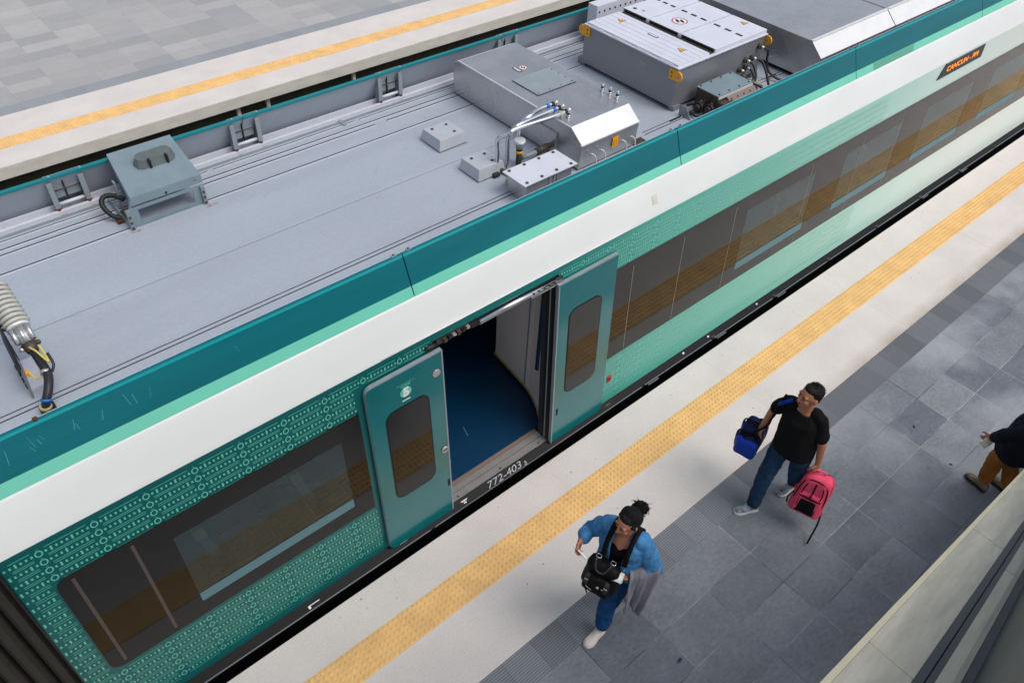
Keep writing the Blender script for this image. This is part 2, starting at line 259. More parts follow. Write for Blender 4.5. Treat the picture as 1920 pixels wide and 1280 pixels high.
# ------------------------------------------------------------ mesh builder
class MB:
    def __init__(s): s.bm = bmesh.new(); s.mats = []
    def mi(s, m):
        m = MT[m] if isinstance(m, str) else m
        if m not in s.mats: s.mats.append(m)
        return s.mats.index(m)
    def face(s, pts, m, smooth=False):
        vs = [s.bm.verts.new(p) for p in pts]
        try: f = s.bm.faces.new(vs)
        except ValueError: return
        f.material_index = s.mi(m); f.smooth = smooth; return f
    def hexa(s, p, m):      # 8 points: bottom ring 0-3, top ring 4-7
        i = s.mi(m); v = [s.bm.verts.new(q) for q in p]
        for a in ((0, 3, 2, 1), (4, 5, 6, 7), (0, 1, 5, 4), (1, 2, 6, 5), (2, 3, 7, 6), (3, 0, 4, 7)):
            f = s.bm.faces.new([v[k] for k in a]); f.material_index = i
        return s
    def box(s, x0, x1, y0, y1, z0, z1, m, bev=0.0, ins=0.0):
        if bev:
            b2 = bmesh.new(); bmesh.ops.create_cube(b2, size=1)
            for v in b2.verts:
                v.co = Vector(((x0+x1)/2+v.co.x*(x1-x0), (y0+y1)/2+v.co.y*(y1-y0), (z0+z1)/2+v.co.z*(z1-z0)))
                if ins and v.co.z > (z0+z1)/2:
                    v.co.x += ins if v.co.x < (x0+x1)/2 else -ins; v.co.y += ins if v.co.y < (y0+y1)/2 else -ins
            bmesh.ops.bevel(b2, geom=b2.edges[:], offset=bev, segments=2, affect='EDGES', profile=0.6)
            s.add(b2, m); return s
        i = ins
        return s.hexa([(x0, y0, z0), (x1, y0, z0), (x1, y1, z0), (x0, y1, z0), (x0+i, y0+i, z1), (x1-i, y0+i, z1), (x1-i, y1-i, z1), (x0+i, y1-i, z1)], m)
    def add(s, b2, m, mtx=None, smooth=False):
        i = s.mi(m); mp = {}
        for v in b2.verts: mp[v] = s.bm.verts.new(mtx @ v.co if mtx else v.co)
        for f in b2.faces:
            try: g = s.bm.faces.new([mp[v] for v in f.verts])
            except ValueError: continue
            g.material_index = i; g.smooth = smooth or f.smooth
        b2.free(); return s
    def cyl(s, p0, p1, r0, m, r1=None, n=16, caps=True, smooth=True):
        r1 = r0 if r1 is None else r1
        p0, p1 = Vector(p0), Vector(p1); d = (p1-p0).normalized()
        a = d.orthogonal().normalized(); b = d.cross(a); i = s.mi(m)
        A = [s.bm.verts.new(p0+(a*math.cos(2*PI*k/n)+b*math.sin(2*PI*k/n))*r0) for k in range(n)]
        B = [s.bm.verts.new(p1+(a*math.cos(2*PI*k/n)+b*math.sin(2*PI*k/n))*r1) for k in range(n)]
        for k in range(n):
            f = s.bm.faces.new([A[k], A[(k+1) % n], B[(k+1) % n], B[k]]); f.material_index = i; f.smooth = smooth
        if caps:
            f = s.bm.faces.new(A[::-1]); f.material_index = i; f = s.bm.faces.new(B); f.material_index = i
        return s
    def tube(s, pts, r, m, n=10, sub=6, closed=False):
        P = [Vector(p) for p in pts]
        if sub > 1: P = catmull(P, sub)
        i = s.mi(m); rings = []; up = None
        for k, p in enumerate(P):
            t = (P[min(k+1, len(P)-1)]-P[max(k-1, 0)])
            if t.length < 1e-9: t = Vector((0, 0, 1))
            t.normalize()
            if up is None: up = t.orthogonal().normalized()
            up = (up - t*up.dot(t)); up = up.normalized() if up.length > 1e-6 else t.orthogonal().normalized()
            w = t.cross(up); rr = r(k/(len(P)-1)) if callable(r) else r
            rings.append([s.bm.verts.new(p+(up*math.cos(2*PI*j/n)+w*math.sin(2*PI*j/n))*rr) for j in range(n)])
        for a, b in zip(rings, rings[1:]):
            for j in range(n):
                f = s.bm.faces.new([a[j], a[(j+1) % n], b[(j+1) % n], b[j]]); f.material_index = i; f.smooth = True
        f = s.bm.faces.new(rings[0][::-1]); f.material_index = i; f = s.bm.faces.new(rings[-1]); f.material_index = i
        return s
    def prism(s, poly, axis, a0, a1, m, ml=None):   # poly in the two other axes, extruded along axis; ml: material per side
        def P(u, v, a): return (a, u, v) if axis == 'x' else ((u, a, v) if axis == 'y' else (u, v, a))
        A = [s.bm.verts.new(P(u, v, a0)) for u, v in poly]; B = [s.bm.verts.new(P(u, v, a1)) for u, v in poly]
        for k in range(len(poly)):
            f = s.bm.faces.new([A[k], A[(k+1) % len(poly)], B[(k+1) % len(poly)], B[k]]); f.material_index = s.mi(ml[k] if ml else m)
        for V in (A[::-1], B):
            f = s.bm.faces.new(V); f.material_index = s.mi(m)
        return s
    def sheet(s, prof, x0, x1, m, nx=1, smooth=True, ml=None):     # profile of (y,z) swept along x
        xs = [x0+(x1-x0)*k/nx for k in range(nx+1)]
        V = [[s.bm.verts.new((x, y, z)) for y, z in prof] for x in xs]
        for a in range(nx):
            for b in range(len(prof)-1):
                f = s.bm.faces.new([V[a][b], V[a+1][b], V[a+1][b+1], V[a][b+1]]); f.material_index = s.mi(ml[b] if ml else m); f.smooth = smooth
        return s
    def sphere(s, c, r, m, sc=(1, 1, 1), u=14, v=10, mtx=None):
        b2 = bmesh.new(); bmesh.ops.create_uvsphere(b2, u_segments=u, v_segments=v, radius=r)
        M2 = Matrix.Translation(c) @ (mtx.to_4x4() if mtx else Matrix.Identity(4)) @ Matrix.Diagonal((*sc, 1))
        return s.add(b2, m, M2, True)
    def build(s, name, parent=None, recalc=True):
        if recalc: bmesh.ops.recalc_face_normals(s.bm, faces=s.bm.faces[:])
        me = bpy.data.meshes.new(name); s.bm.to_mesh(me); s.bm.free()
        for m in s.mats: me.materials.append(m)
        o = bpy.data.objects.new(name, me); C.objects.link(o)
        if parent:
            o.parent = parent
            o.matrix_parent_inverse = parent.matrix_world.inverted()
        return o
def catmull(P, sub):
    out = []
    for k in range(len(P)-1):
        a = P[max(k-1, 0)]; b = P[k]; c = P[k+1]; d = P[min(k+2, len(P)-1)]
        for j in range(sub):
            t = j/sub
            out.append(0.5*((2*b)+(-a+c)*t+(2*a-5*b+4*c-d)*t*t+(-a+3*b-3*c+d)*t**3))
    out.append(P[-1]); return out
def thing(name, label, cat, loc=(0, 0, 0), group=None):
    o = bpy.data.objects.new(name, None); C.objects.link(o); o.location = loc; o.empty_display_size = 0.2
    o['label'] = label; o['category'] = cat
    if group: o['group'] = group
    o.matrix_world = Matrix.Translation(loc)
    return o
def tag(o, label=None, cat=None, group=None, kind=None):
    if label: o['label'] = label
    if cat: o['category'] = cat
    if group: o['group'] = group
    if kind: o['kind'] = kind
    return o
def struct(name, mb): return tag(mb.build(name), kind='structure')
def text(name, body, size, m, loc, xdir, ydir, parent, shear=0.0, extr=0.0015, align='CENTER', sx=1.0, bold=0.0):
    cu = bpy.data.curves.new(name, 'FONT'); cu.body = body; cu.size = size; cu.extrude = extr; cu.shear = shear; cu.align_x = align; cu.align_y = 'CENTER'; cu.offset = bold
    t = bpy.data.objects.new(name+"_curve", cu); C.objects.link(t)
    dg = bpy.context.evaluated_depsgraph_get(); me = bpy.data.meshes.new_from_object(t.evaluated_get(dg))
    bpy.data.objects.remove(t)
    X = Vector(xdir).normalized(); Y = Vector(ydir).normalized(); Z = X.cross(Y)
    MM = Matrix((X, Y, Z)).transposed().to_4x4(); MM.translation = Vector(loc)
    me.transform(MM @ Matrix.Diagonal((sx, 1, 1, 1))); me.materials.clear(); me.materials.append(MT[m])
    o = bpy.data.objects.new(name, me); C.objects.link(o)
    if parent: o.parent = parent; o.matrix_parent_inverse = parent.matrix_world.inverted()
    return o

# ============================================================ SETTING
mb = MB(); mb.face([(-80, -80, -1.3), (120, -80, -1.3), (120, 120, -1.3), (-80, 120, -1.3)], 'ballast'); struct('ground', mb)
X0, X1 = -14, 46
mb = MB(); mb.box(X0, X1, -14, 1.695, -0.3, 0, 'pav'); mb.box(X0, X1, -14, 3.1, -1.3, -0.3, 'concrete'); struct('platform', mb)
mb = MB(); mb.box(X0, X1, 1.695, 1.993, -0.3, 0.0, 'strip'); struct('ribbed_paving', mb)
mb = MB(); mb.box(X0, X1, 1.993, 3.268, -0.3, 0.0, 'slab')
x = 1.15
while x < 30:
    mb.box(x, x+0.002, 1.996, 2.585, 0.0, 0.0012, 'concrete'); mb.box(x, x+0.002, 2.88, 3.262, 0.0, 0.0012, 'concrete'); x += 2.45
rs = random.Random(12)
for k in range(46):
    x, y = rs.uniform(0.8, 12), rs.choice([rs.uniform(2.03, 2.56), rs.uniform(2.9, 3.24)]); r = rs.uniform(.003, .011); q = rs.uniform(.5, 1)
    mb.face([(x+r*math.cos(a_), y+r*q*math.sin(a_), 0.0009) for a_ in [2*PI*j/7 for j in range(7)]], 'gum')
struct('platform_edge', mb)
def tactile(name, y0, y1, xa, xb, rows, zz=0.004, px=0.05):
    mb = MB(); mb.box(X0, X1, y0, y1, zz-0.003, zz, 'tactile'); i = mb.mi('tactile'); bm = mb.bm
    py = (y1-y0)/rows; n = 8; k = 0; x = xa
    while x < xb:
        for r_ in range(rows):
            yc = y0+py*(r_+0.5)
            lo = [bm.verts.new((x+0.0175*math.cos(2*PI*j/n), yc+0.0175*math.sin(2*PI*j/n), zz-0.001)) for j in range(n)]
            hi = [bm.verts.new((x+0.0105*math.cos(2*PI*j/n), yc+0.0105*math.sin(2*PI*j/n), zz+0.0075)) for j in range(n)]
            for j in range(n):
                f = bm.faces.new([lo[j], lo[(j+1) % n], hi[(j+1) % n], hi[j]]); f.material_index = i
            f = bm.faces.new(hi); f.material_index = i
        x += px
    return struct(name, mb)
tactile('tactile_paving', 2.585, 2.88, 0.5, 16, 6)
FY = 12.045
mb = MB(); mb.box(X0, X1, FY, 13.555, -0.185, 0, 'slab'); mb.box(X0, X1, FY-0.012, FY-0.001, -0.19, -0.004, 'concrete')
mb.box(X0, X1, FY+0.02, 13.55, -0.2, -0.187, 'darkwall'); struct('far_platform_edge', mb)
mb = MB(); mb.box(X0, X1, 13.555, 13.85, -0.3, 0.0, 'farstrip'); struct('far_border_paving', mb)
mb = MB(); mb.box(X0, X1, 13.85, 40, -0.3, 0.0, 'farpav'); mb.box(X0, X1, FY+0.42, 40, -1.3, -0.3, 'darkwall'); mb.box(X0, X1, FY+0.42, 13.5, -0.3, -0.201, 'darkwall'); struct('far_platform', mb)
tactile('far_tactile_paving', 12.545, 12.87, -1.5, 10.5, 6)
# slim steel posts that carry the far platform edge
for k, x in enumerate((4.72, 5.27, 7.0)):
    mb = MB(); mb.box(x-0.03, x+0.03, FY+0.12, FY+0.18, -1.3, -0.206, 'concrete', bev=0.004); mb.box(x-0.07, x+0.07, FY+0.1, FY+0.2, -0.22, -0.2065, 'graymetal')
    o = mb.build('support_post')
    tag(o, ['left of the close pair of grey posts in the dark gap under far platform', 'right of the close pair of grey posts in the dark gap under far platform', 'single grey post under the far platform, right of the close pair'][k], 'post', 'posts under the far platform edge')
# rails of the two tracks
mb = MB()
for yc in (5.06, 9.4):
    for s_ in (-0.75, 0.75):
        mb.box(X0, X1, yc+s_-0.035, yc+s_+0.035, -1.28, -1.13, 'grime'); mb.box(X0, X1, yc+s_-0.07, yc+s_+0.07, -1.3, -1.28, 'grime')
    x = -4
    while x < 24: mb.box(x, x+0.26, yc-1.25, yc+1.25, -1.31, -1.285, 'concrete'); x += 0.6
struct('railway_track', mb)

# unseen slab added above and behind the camera to shade the near platform
mb = MB(); mb.box(-14, 4.0, -12, -3.2, 9.2, 9.5, 'escch'); struct('unseen_shade_slab', mb)
# ============================================================ TRAIN
T = thing('train', 'long passenger train in teal, mint and white stopped at the platform with one door open', 'train', (5, 5.06, -1.2))
KS = 0.0608
def sy(z, off=0.0): return 3.44+KS*z-off       # near side plane of the body
TX0, TX1 = -0.585, 24.0
# --- near side wall: strips with openings
def side_grid(mb, m, xs, zs, hole, off=0.0, thick=0.0):
    for a, b in zip(xs, xs[1:]):
        for c, d in zip(zs, zs[1:]):
            if hole((a+b)/2, (c+d)/2): continue
            mb.face([(a, sy(c, off), c), (b, sy(c, off), c), (b, sy(d, off), d), (a, sy(d, off), d)], m)
PANES = [(0.30, 1.61)] + [(6.63+1.93*k, 7.93+1.93*k) for k in range(6)]
PZ0, PZ1 = 0.87, 1.655
def hole(x, z):
    if 2.5 < x < 3.84 and 0.06 < z < 2.155: return True
    return any(a < x < b for a, b in PANES) and PZ0 < z < PZ1
xs = sorted({TX0, 2.5, 3.84, TX1, *[v for p in PANES for v in p], 9, 12, 16, 20})
zs = [0.06, 0.2, 0.5, PZ0, 1.2, PZ1, 1.9, 2.155, 2.225]
mb = MB(); side_grid(mb, 'livery', xs, zs, hole)
# tucked-in lower edge and returns round the doorway
for a, b in ((TX0, 2.5), (3.84, TX1)): mb.face([(a, sy(0.06), 0.06), (a, sy(0.06)+0.05, 0.01), (b, sy(0.06)+0.05, 0.01), (b, sy(0.06), 0.06)], 'livery')
mb.face([(TX0, sy(0.01), 0.01), (TX0, sy(2.225), 2.225), (TX0, 3.9, 2.225), (TX0, 3.9, 0.01)], 'blackpaint')
body = mb.build('side_wall', T)
mb = MB()
def jamb(x0, x1, a, b, m, z0=0.06, z1=2.12): mb.hexa([(x0, sy(z0)+a, z0), (x1, sy(z0)+a, z0), (x1, sy(z0)+b, z0), (x0, sy(z0)+b, z0), (x0, sy(z1)+a, z1), (x1, sy(z1)+a, z1), (x1, sy(z1)+b, z1), (x0, sy(z1)+b, z1)], m)
jamb(2.50, 2.55, 0.0, 0.18, 'dark'); jamb(3.80, 3.835, 0.0, 0.09, 'dark'); jamb(3.794, 3.80, 0.045, 0.055, 'graymetal')
jamb(3.80, 3.835, 0.092, 0.15, 'groove_shade'); mb.face([(2.5, 3.57, 2.156), (3.84, 3.57, 2.156), (3.84, 3.8, 2.156), (2.5, 3.8, 2.156)], 'dark')
mb.build('door_frame', T)
# --- white cantrail curve and livery band of white
prof = [(3.575, 2.2255), (3.581, 2.248), (3.590, 2.268), (3.618, 2.340), (3.690, 2.530), (3.698, 2.545), (3.725, 2.56)]
mb = MB(); mb.sheet(prof, TX0, TX1, 'white', nx=12)
mb.face([(TX0, 3.575, 2.2255), (TX0, 3.70, 2.545), (TX0, 3.9, 2.545), (TX0, 3.9, 2.2)], 'white'); mb.build('roof_edge_band', T)
# rain gutter line above the door
mb = MB(); mb.tube([(2.05, 3.574, 2.236), (2.6, 3.572, 2.238), (4.55, 3.572, 2.238), (4.75, 3.576, 2.236)], 0.006, 'white', n=6, sub=1); mb.build('gutter_trim', T)
# --- roof deck
DZ = 2.55
mb = MB(); mb.box(TX0, TX1, 3.72, 6.42, 2.47, DZ, 'deck')
for y in (5.745, 5.98+0.0, 6.05, 6.155, 6.215, 6.31):
    for a, b in (((TX0, 3.62), (3.75, 7.9)) if y in (5.98,) else ((TX0, 2.0), (2.05, 3.5), (3.55, 8)) if y > 6.1 else ((TX0, 8.0),)):
        mb.box(a, b, y-(0.010 if y < 6.07 else 0.006), y+(0.010 if y < 6.07 else 0.006), DZ, DZ+0.0015, 'groove_shade'); mb.box(a, b, y-0.017, y-0.009, DZ, DZ+0.004, 'pale')
for y, w in ((4.325, 0.007), (4.285, 0.0035), (5.0, 0.0007)): mb.box(TX0, 7.9, y-w, y+w, DZ, DZ+0.0014, 'groove_shade')  # the second near line is a shadow line drawn in dark grey
mb.box(TX0, 7.9, 4.29, 4.318, DZ, DZ+0.005, 'deck')
mb.box(TX0, 8, 6.24, 6.275, DZ, DZ+0.03, 'pale'); mb.box(TX0, 8, 6.335, 6.35, DZ, DZ+0.045, 'pale'); mb.box(TX0, 8, 6.19, 6.2, DZ, DZ+0.02, 'graymetal')
for x in (-0.2, 1.85, 3.36, 4.97): mb.box(x, x+0.035, 6.13, 6.235, DZ+0.002, DZ+0.012, 'graymetal')
for x0 in (6.0, 7.62): mb.box(x0, x0+0.16, 4.3, 4.312, DZ+0.002, DZ+0.012, 'dark')
rs = random.Random(8)
for k in range(46):
    x = rs.uniform(1.6, 3.6) if k < 26 else rs.uniform(-.4, 3.8); y = rs.uniform(4.5, 5.6); a = rs.uniform(-0.5, 0.9); L = rs.uniform(0.01, 0.10); w = rs.uniform(0.0008, 0.002); c_, s_ = math.cos(a), math.sin(a)
    mb.face([(x, y, DZ+0.0012), (x+L*c_, y+L*s_, DZ+0.0012), (x+L*c_-w*s_, y+L*s_+w*c_, DZ+0.0012), (x-w*s_, y+w*c_, DZ+0.0012)], 'scuff')
for (x, y) in ((1.80, 5.68), (1.17, 5.69), (1.05, 6.24), (2.58, 6.25), (4.13, 6.25), (0.82, 6.25), (2.36, 6.26)):      # rust run-off under the bracket feet
    for k in range(7):
        a, b = x+rs.gauss(0, .025), y-abs(rs.gauss(0, .02)); r = rs.uniform(.004, .014); mb.face([(a+r*1.6*math.cos(q), b+r*.8*math.sin(q), DZ+0.0013+0.0001*k) for q in (0, 1, 2, 3, 4, 5)], 'rustsmear')
mb.build('roof_deck', T)
# far body side, end and floor
mb = MB(); mb.sheet([(6.55, 2.545), (6.56, 1.75)], TX0, TX1, 'livery'); mb.sheet([(6.60, 0.8), (6.66, 0.0), (6.6, -0.2)], TX0, TX1, 'livery')
for a_, b_ in ((TX0, -0.3), (1.75, 5.2), (18, TX1)): mb.sheet([(6.56, 1.75), (6.60, 0.8)], a_, b_, 'livery')
mb.build('far_side_wall', T)
# --- fairings along the roof edges, one per bolted panel
def fairing(x0, x1, far):
    o = 0.003; g = 0.009; a, b = x0+g/2, x1-g/2
    prof = [(3.700, 2.552), (3.734, 2.632), (3.822, 2.845), (3.830, 2.862), (3.850, 2.868), (3.862, 2.862), (3.852, 2.848)]
    inner = [(3.852, 2.848), (3.838, 2.838), (3.752, 2.632), (3.722, 2.556)]
    if far:
        mir = lambda P: [(10.126-y, z) for y, z in P]
        prof = mir(prof); inner = mir(inner)
        mb = MB(); mb.sheet(prof, a, b, 'teal', ml=['mint', 'teal', 'teal_light', 'teal_light', 'teal_light', 'teal_light'], smooth=False); mb.sheet(inner, a, b, 'deck', smooth=False)
    else:
        mb = MB(); mb.sheet(prof, a, b, 'teal', nx=2, ml=['mint', 'teal', 'teal_light', 'teal', 'pale', 'pale'], smooth=False); mb.sheet(inner, a, b, 'deck', smooth=False)  # crease highlight below the lip is painted in lighter teal
        for e in (a+0.06, b-0.06): mb.box(e-0.02, e+0.02, 3.838, 3.86, 2.866, 2.8735, 'graymetal'); mb.sphere((e, 3.85, 2.876), 0.008, 'rust')
    if far: mb.box(a, b, 6.262, 6.302, 2.8685, 2.875, 'teal_rail'); mb.box(a, b, 6.2615, 6.266, 2.856, 2.8685, 'teal_rail')
    if not far and x0 < 0:
        rs = random.Random(5)
        for k in range(16):
            x = rs.choice([-0.35, -0.1, 0.05, 0.3, 0.5, -0.2, 1.2])+rs.uniform(-.1, .1); t0 = rs.uniform(0.25, 0.6); t1 = t0+rs.uniform(0.1, 0.4); w = rs.uniform(0.0012, 0.003)
            fp = lambda x, t: (x, 3.734+0.088*t-0.0012, 2.632+0.213*t+0.0005)
            xm = x+rs.uniform(-.02, .02); mb.face([fp(x, t1), fp(x+w, t1), fp(xm+w, t0), fp(xm, t0)], 'streak')
    for e in (a, b):
        P = [(e, y, z) for y, z in prof[:5]]+[(e, y, z) for y, z in inner[1:]]
        mb.face(P, 'teal')
    return mb.build('roof_fairing', T)
XJ = [TX0, 2.45, 5.468, 8.447, 11.45, 14.45, 17.45, 20.45, 24]
for a, b in zip(XJ, XJ[1:]): fairing(a, b, False)
for a, b in zip(XJ, XJ[1:]): fairing(a, b, True)
# dark backing seen in the panel joints + black shadow line below
mb = MB(); mb.sheet([(3.712, 2.556), (3.84, 2.84)], TX0, TX1, 'dark'); mb.build('fairing_backing', T)
# ventilation grille in the mint strip
mb = MB()
nx = 23
for r_ in range(6):
    for k in range(nx):
        t = 0.12+0.76*r_/5; x = 8.80+0.9*k/nx+(0.019 if r_ % 2 else 0)
        y = 3.700+0.034*t; z = 2.552+0.080*t; dy, dz = 0.001, 0.0026
        mb.face([(x, y-dy-0.003, z-dz+0.0012), (x+0.024, y-dy-0.003, z-dz+0.0012), (x+0.024, y+dy-0.003, z+dz+0.0012), (x, y+dy-0.003, z+dz+0.0012)], 'groove_shade')
mb.build('vent_grille', T)
# --- hinge brackets inside the far fairing
def bracket(x):
    mb = MB()
    for s_ in (0, 1):
        xx = x+0.24*s_
        mb.prism([(6.40, 2.555), (6.29, 2.555), (6.262, 2.60), (6.30, 2.845), (6.335, 2.845), (6.43, 2.6)], 'x', xx-0.006, xx+0.006, 'graymetal')
        mb.box(xx-0.02, xx+0.02, 6.262, 6.275, 2.6, 2.83, 'graymetal')
        mb.box(xx-0.03, xx+0.03, 6.26, 6.30, 2.5505, 2.575, 'rust'); mb.sphere((xx, 6.265, 2.585), 0.014, 'rust'); mb.sphere((xx+0.02, 6.29, 2.872), 0.012, 'graymetal')
    mb.cyl((x, 6.29, 2.62), (x+0.24, 6.29, 2.62), 0.014, 'pale'); mb.cyl((x, 6.29, 2.74), (x+0.24, 6.29, 2.74), 0.005, 'grime')
    mb.box(x+0.03, x+0.21, 6.315, 6.325, 2.66, 2.85, 'graymetal'); mb.box(x+0.10, x+0.11, 6.30, 6.316, 2.62, 2.85, 'dark'); mb.box(x-0.02, x+0.26, 6.285, 6.31, 2.866, 2.874, 'graymetal')
    return mb.build('hinge_bracket', T)
for x in (-0.73+0.0, 0.80, 2.335, 3.88, 5.41, 6.96): bracket(x)

# --- smoked window bands with pale joints; panes let the saloon show through
def band(x0, x1, lines, round_left, lm):
    mb = MB(); z0, z1, o = 0.715, 1.855, 0.006; r = 0.09
    cuts = sorted({x0+(r if round_left else 0), x1, *[v for p in PANES for v in p if x0 < v < x1]})
    for a, b in zip(cuts, cuts[1:]):
        for c, d in ((z0, PZ0), (PZ0, PZ1), (PZ1, z1)):
            if c == PZ0 and any(p[0] < (a+b)/2 < p[1] for p in PANES): continue
            mb.face([(a, sy(c, o), c), (b, sy(c, o), c), (b, sy(d, o), d), (a, sy(d, o), d)], 'winband')
    if round_left:
        P = [(x0+r, z0)]+[(x0+r-r*math.sin(t), z0+r-r*math.cos(t)) for t in [PI/2*k/6 for k in range(1, 7)]]+[(x0+r-r*math.cos(t), z1-r+r*math.sin(t)) for t in [PI/2*k/6 for k in range(0, 6)]]+[(x0+r, z1)]
        mb.face([(x, sy(z, o), z) for x, z in P], 'winband')
    ob = mb.build('window_band', T)
    mb = MB()
    for x in lines:
        w = 0.022 if lm == 'postline' else 0.005
        a, b = z0+0.05, z1-0.05
        if lm == 'dlines': a, b = z0+0.03, z1-0.07
        mb = MB(); mb.face([(x, sy(a, o+0.002), a), (x+w, sy(a, o+0.002), a), (x+w, sy(b, o+0.002), b), (x, sy(b, o+0.002), b)], lm); mb.build('glass_joint', ob)
    for p in PANES:
        if x0 < p[0] < x1:
            mb = MB(); mb.face([(p[0], sy(PZ0, o-0.001), PZ0), (p[1], sy(PZ0, o-0.001), PZ0), (p[1], sy(PZ1, o-0.001), PZ1), (p[0], sy(PZ1, o-0.001), PZ1)], 'pane'); mb.build('pane', ob, recalc=False)
            mb = MB(); a, b = p
            mb.face([(a, sy(PZ0, o+0.001), PZ0), (b, sy(PZ0, o+0.001), PZ0), (b, sy(PZ0+.1, o+0.001), PZ0+.1), (a, sy(PZ0+.1, o+0.001), PZ0+.1)], 'sill')
            mb.face([(a, sy(PZ0)+0.002, PZ0), (a, sy(PZ1)+0.002, PZ1), (a, sy(PZ1)+0.12, PZ1), (a, sy(PZ0)+0.12, PZ0)], 'idark'); mb.build('sill', ob)
band(-0.405, 1.79, (-0.315, 0.055), True, 'postline')
band(4.50, 18.0, (4.82, 5.56, 6.40, 7.80, 8.9+0.0, 9.8, 11.1, 12.3), False, 'dlines')
# --- livery pattern of lines, dashes and rings
mb = MB(); bm = mb.bm; ii = mb.mi('mint_decal')
def dq(x0, x1, z0, z1, o=0.003):
    y0, y1 = sy(z0, o), sy(z1, o)
    f = bm.faces.new([bm.verts.new((x0, y0, z0)), bm.verts.new((x1, y0, z0)), bm.verts.new((x1, y1, z1)), bm.verts.new((x0, y1, z1))]); f.material_index = ii
rows = [2.139, 2.056, 1.971, 1.887, 1.799, 1.711, 1.621, 1.529, 1.439, 1.348, 1.257, 1.168, 1.078, 0.988, 0.899, 0.81, 0.721, 0.633, 0.545, 0.456, 0.367, 0.279, 0.19]
def blocked(x, z):
    if 1.80 < x < 4.57 and z < 2.115: return True
    if x > 4.5 and 0.70 < z < 1.87: return True
    if -0.42 < x < 1.80 and 0.70 < z < 1.87: return True
    if 1.8 < x < 4.57 and z > 2.1 and 2.47 < x < 3.84: return True
    return False
for ri, z in enumerate(rows):
    k0 = -1
    for k in range(-1, 30):
        xr = -0.378+0.3215*k if z > 0.7 else -0.355+0.3215*k
        if xr > 9.6: break
        # ring
        if xr > TX0+0.04 and not blocked(xr, z):
            n = 12; ra = []; 
            for (rx, rz) in ((0.0235, 0.0285), (0.0150, 0.0195)):
                ra.append([bm.verts.new((xr+rx*math.cos(2*PI*j/n), sy(z+rz*math.sin(2*PI*j/n), 0.003), z+rz*math.sin(2*PI*j/n))) for j in range(n)])
            for j in range(n):
                f = bm.faces.new([ra[0][j], ra[0][(j+1) % n], ra[1][(j+1) % n], ra[1][j]]); f.material_index = ii
            dq(xr-0.007, xr+0.007, z+0.036, z+0.040)
        for s_ in (-0.0345, 0.0345):
            a, b = xr+0.040, xr+0.3215-0.040; q = a
            while q < b-1e-4:
                e = min(q+0.0603, b)
                if q > TX0 and not blocked((q+e)/2, z): dq(q, e, z+s_-0.0022, z+s_+0.0022)
                q = e
        for d in range(9):
            xd = xr+0.038+0.0302*d+0.002
            if xd < TX0+0.012 or blocked(xd, z): continue
            hh = 0.0185 if (d+ri*2) % 4 == 1 else 0.0105
            dq(xd-0.0062, xd+0.0062, z-hh, z+hh*0.95)
mb.build('livery_pattern', T, recalc=False)
# --- black lower sill with alloy lip, car number and underframe
mb = MB()
mb.sheet([(3.449, 0.058), (3.442, 0.055), (3.372, 0.008)], TX0, TX1, 'blackpaint', smooth=False)
mb.sheet([(3.368, 0.004), (3.368, -0.03), (3.40, -0.06), (3.42, -1.0), (3.7, -1.1)], TX0, TX1, 'blackpaint', smooth=False)
mb.sheet([(3.449, 0.01), (3.449, 0.06)], TX0, TX1, 'dark')
mb.build('lower_sill', T)
mb = MB(); xx = TX0; rr_ = random.Random(3)
while xx < 23:
    L = 1.22 if xx > 4 else 2.9
    mb.box(xx, xx+L-0.05, 3.3665, 3.3745, 0.002, 0.011, 'lip')
    if xx > 4.3: mb.box(xx+L-0.035, xx+L+0.02, 3.38, 3.40, 0.018, 0.028, 'grime')
    if xx > 3.7 and rr_.random() < 0.6: mb.box(xx+0.05, xx+0.22, 3.355, 3.366, -0.03, -0.012, 'lip')
    xx += L
mb.build('lip_strip', T)
sl = Vector((0, 0.07, 0.047)).normalized()
text('car_number', "772-403", 0.092, 'numgrey', (3.185, 3.402, 0.0315), (1, 0, 0), sl, T, shear=0.26, bold=0.0, extr=0.001, sx=1.45)
text('car_number_suffix', "a", 0.085, 'numgrey', (3.455, 3.395, 0.0265), (1, 0, 0), sl, T, shear=0.18, extr=0.001)
mb = MB()
def sp(x, t): return (x, 3.372+0.07*t-0.001, 0.008+0.047*t+0.0018)
def sq(x0, x1, t0, t1, m='signw'):
    mb.face([sp(x0, t0), sp(x1, t0), sp(x1, t1), sp(x0, t1)], m)
sq(2.655, 2.735, 0.62, 0.70); sq(2.69, 2.70, 0.45, 0.62); sq(2.672, 2.682, 0.5, 0.62); sq(2.708, 2.718, 0.5, 0.62); sq(2.68, 2.71, 0.3, 0.42); mb.build('sill_mark', T); mb = MB()
sq(1.00, 1.11, 0.44, 0.52); sq(1.0, 1.02, 0.2, 0.44); mb.build('sill_mark', T)
for q_ in ((1.95, 2.03, 0.5, 0.62, 'graymetal'), (4.62, 4.70, 0.45, 0.62, 'grime'), (5.9, 5.93, 0.5, 0.75, 'alu'), (6.35, 6.38, 0.5, 0.75, 'alu'), (7.3, 7.33, 0.5, 0.75, 'alu')): mb = MB(); sq(*q_); mb.build('sill_mark', T)
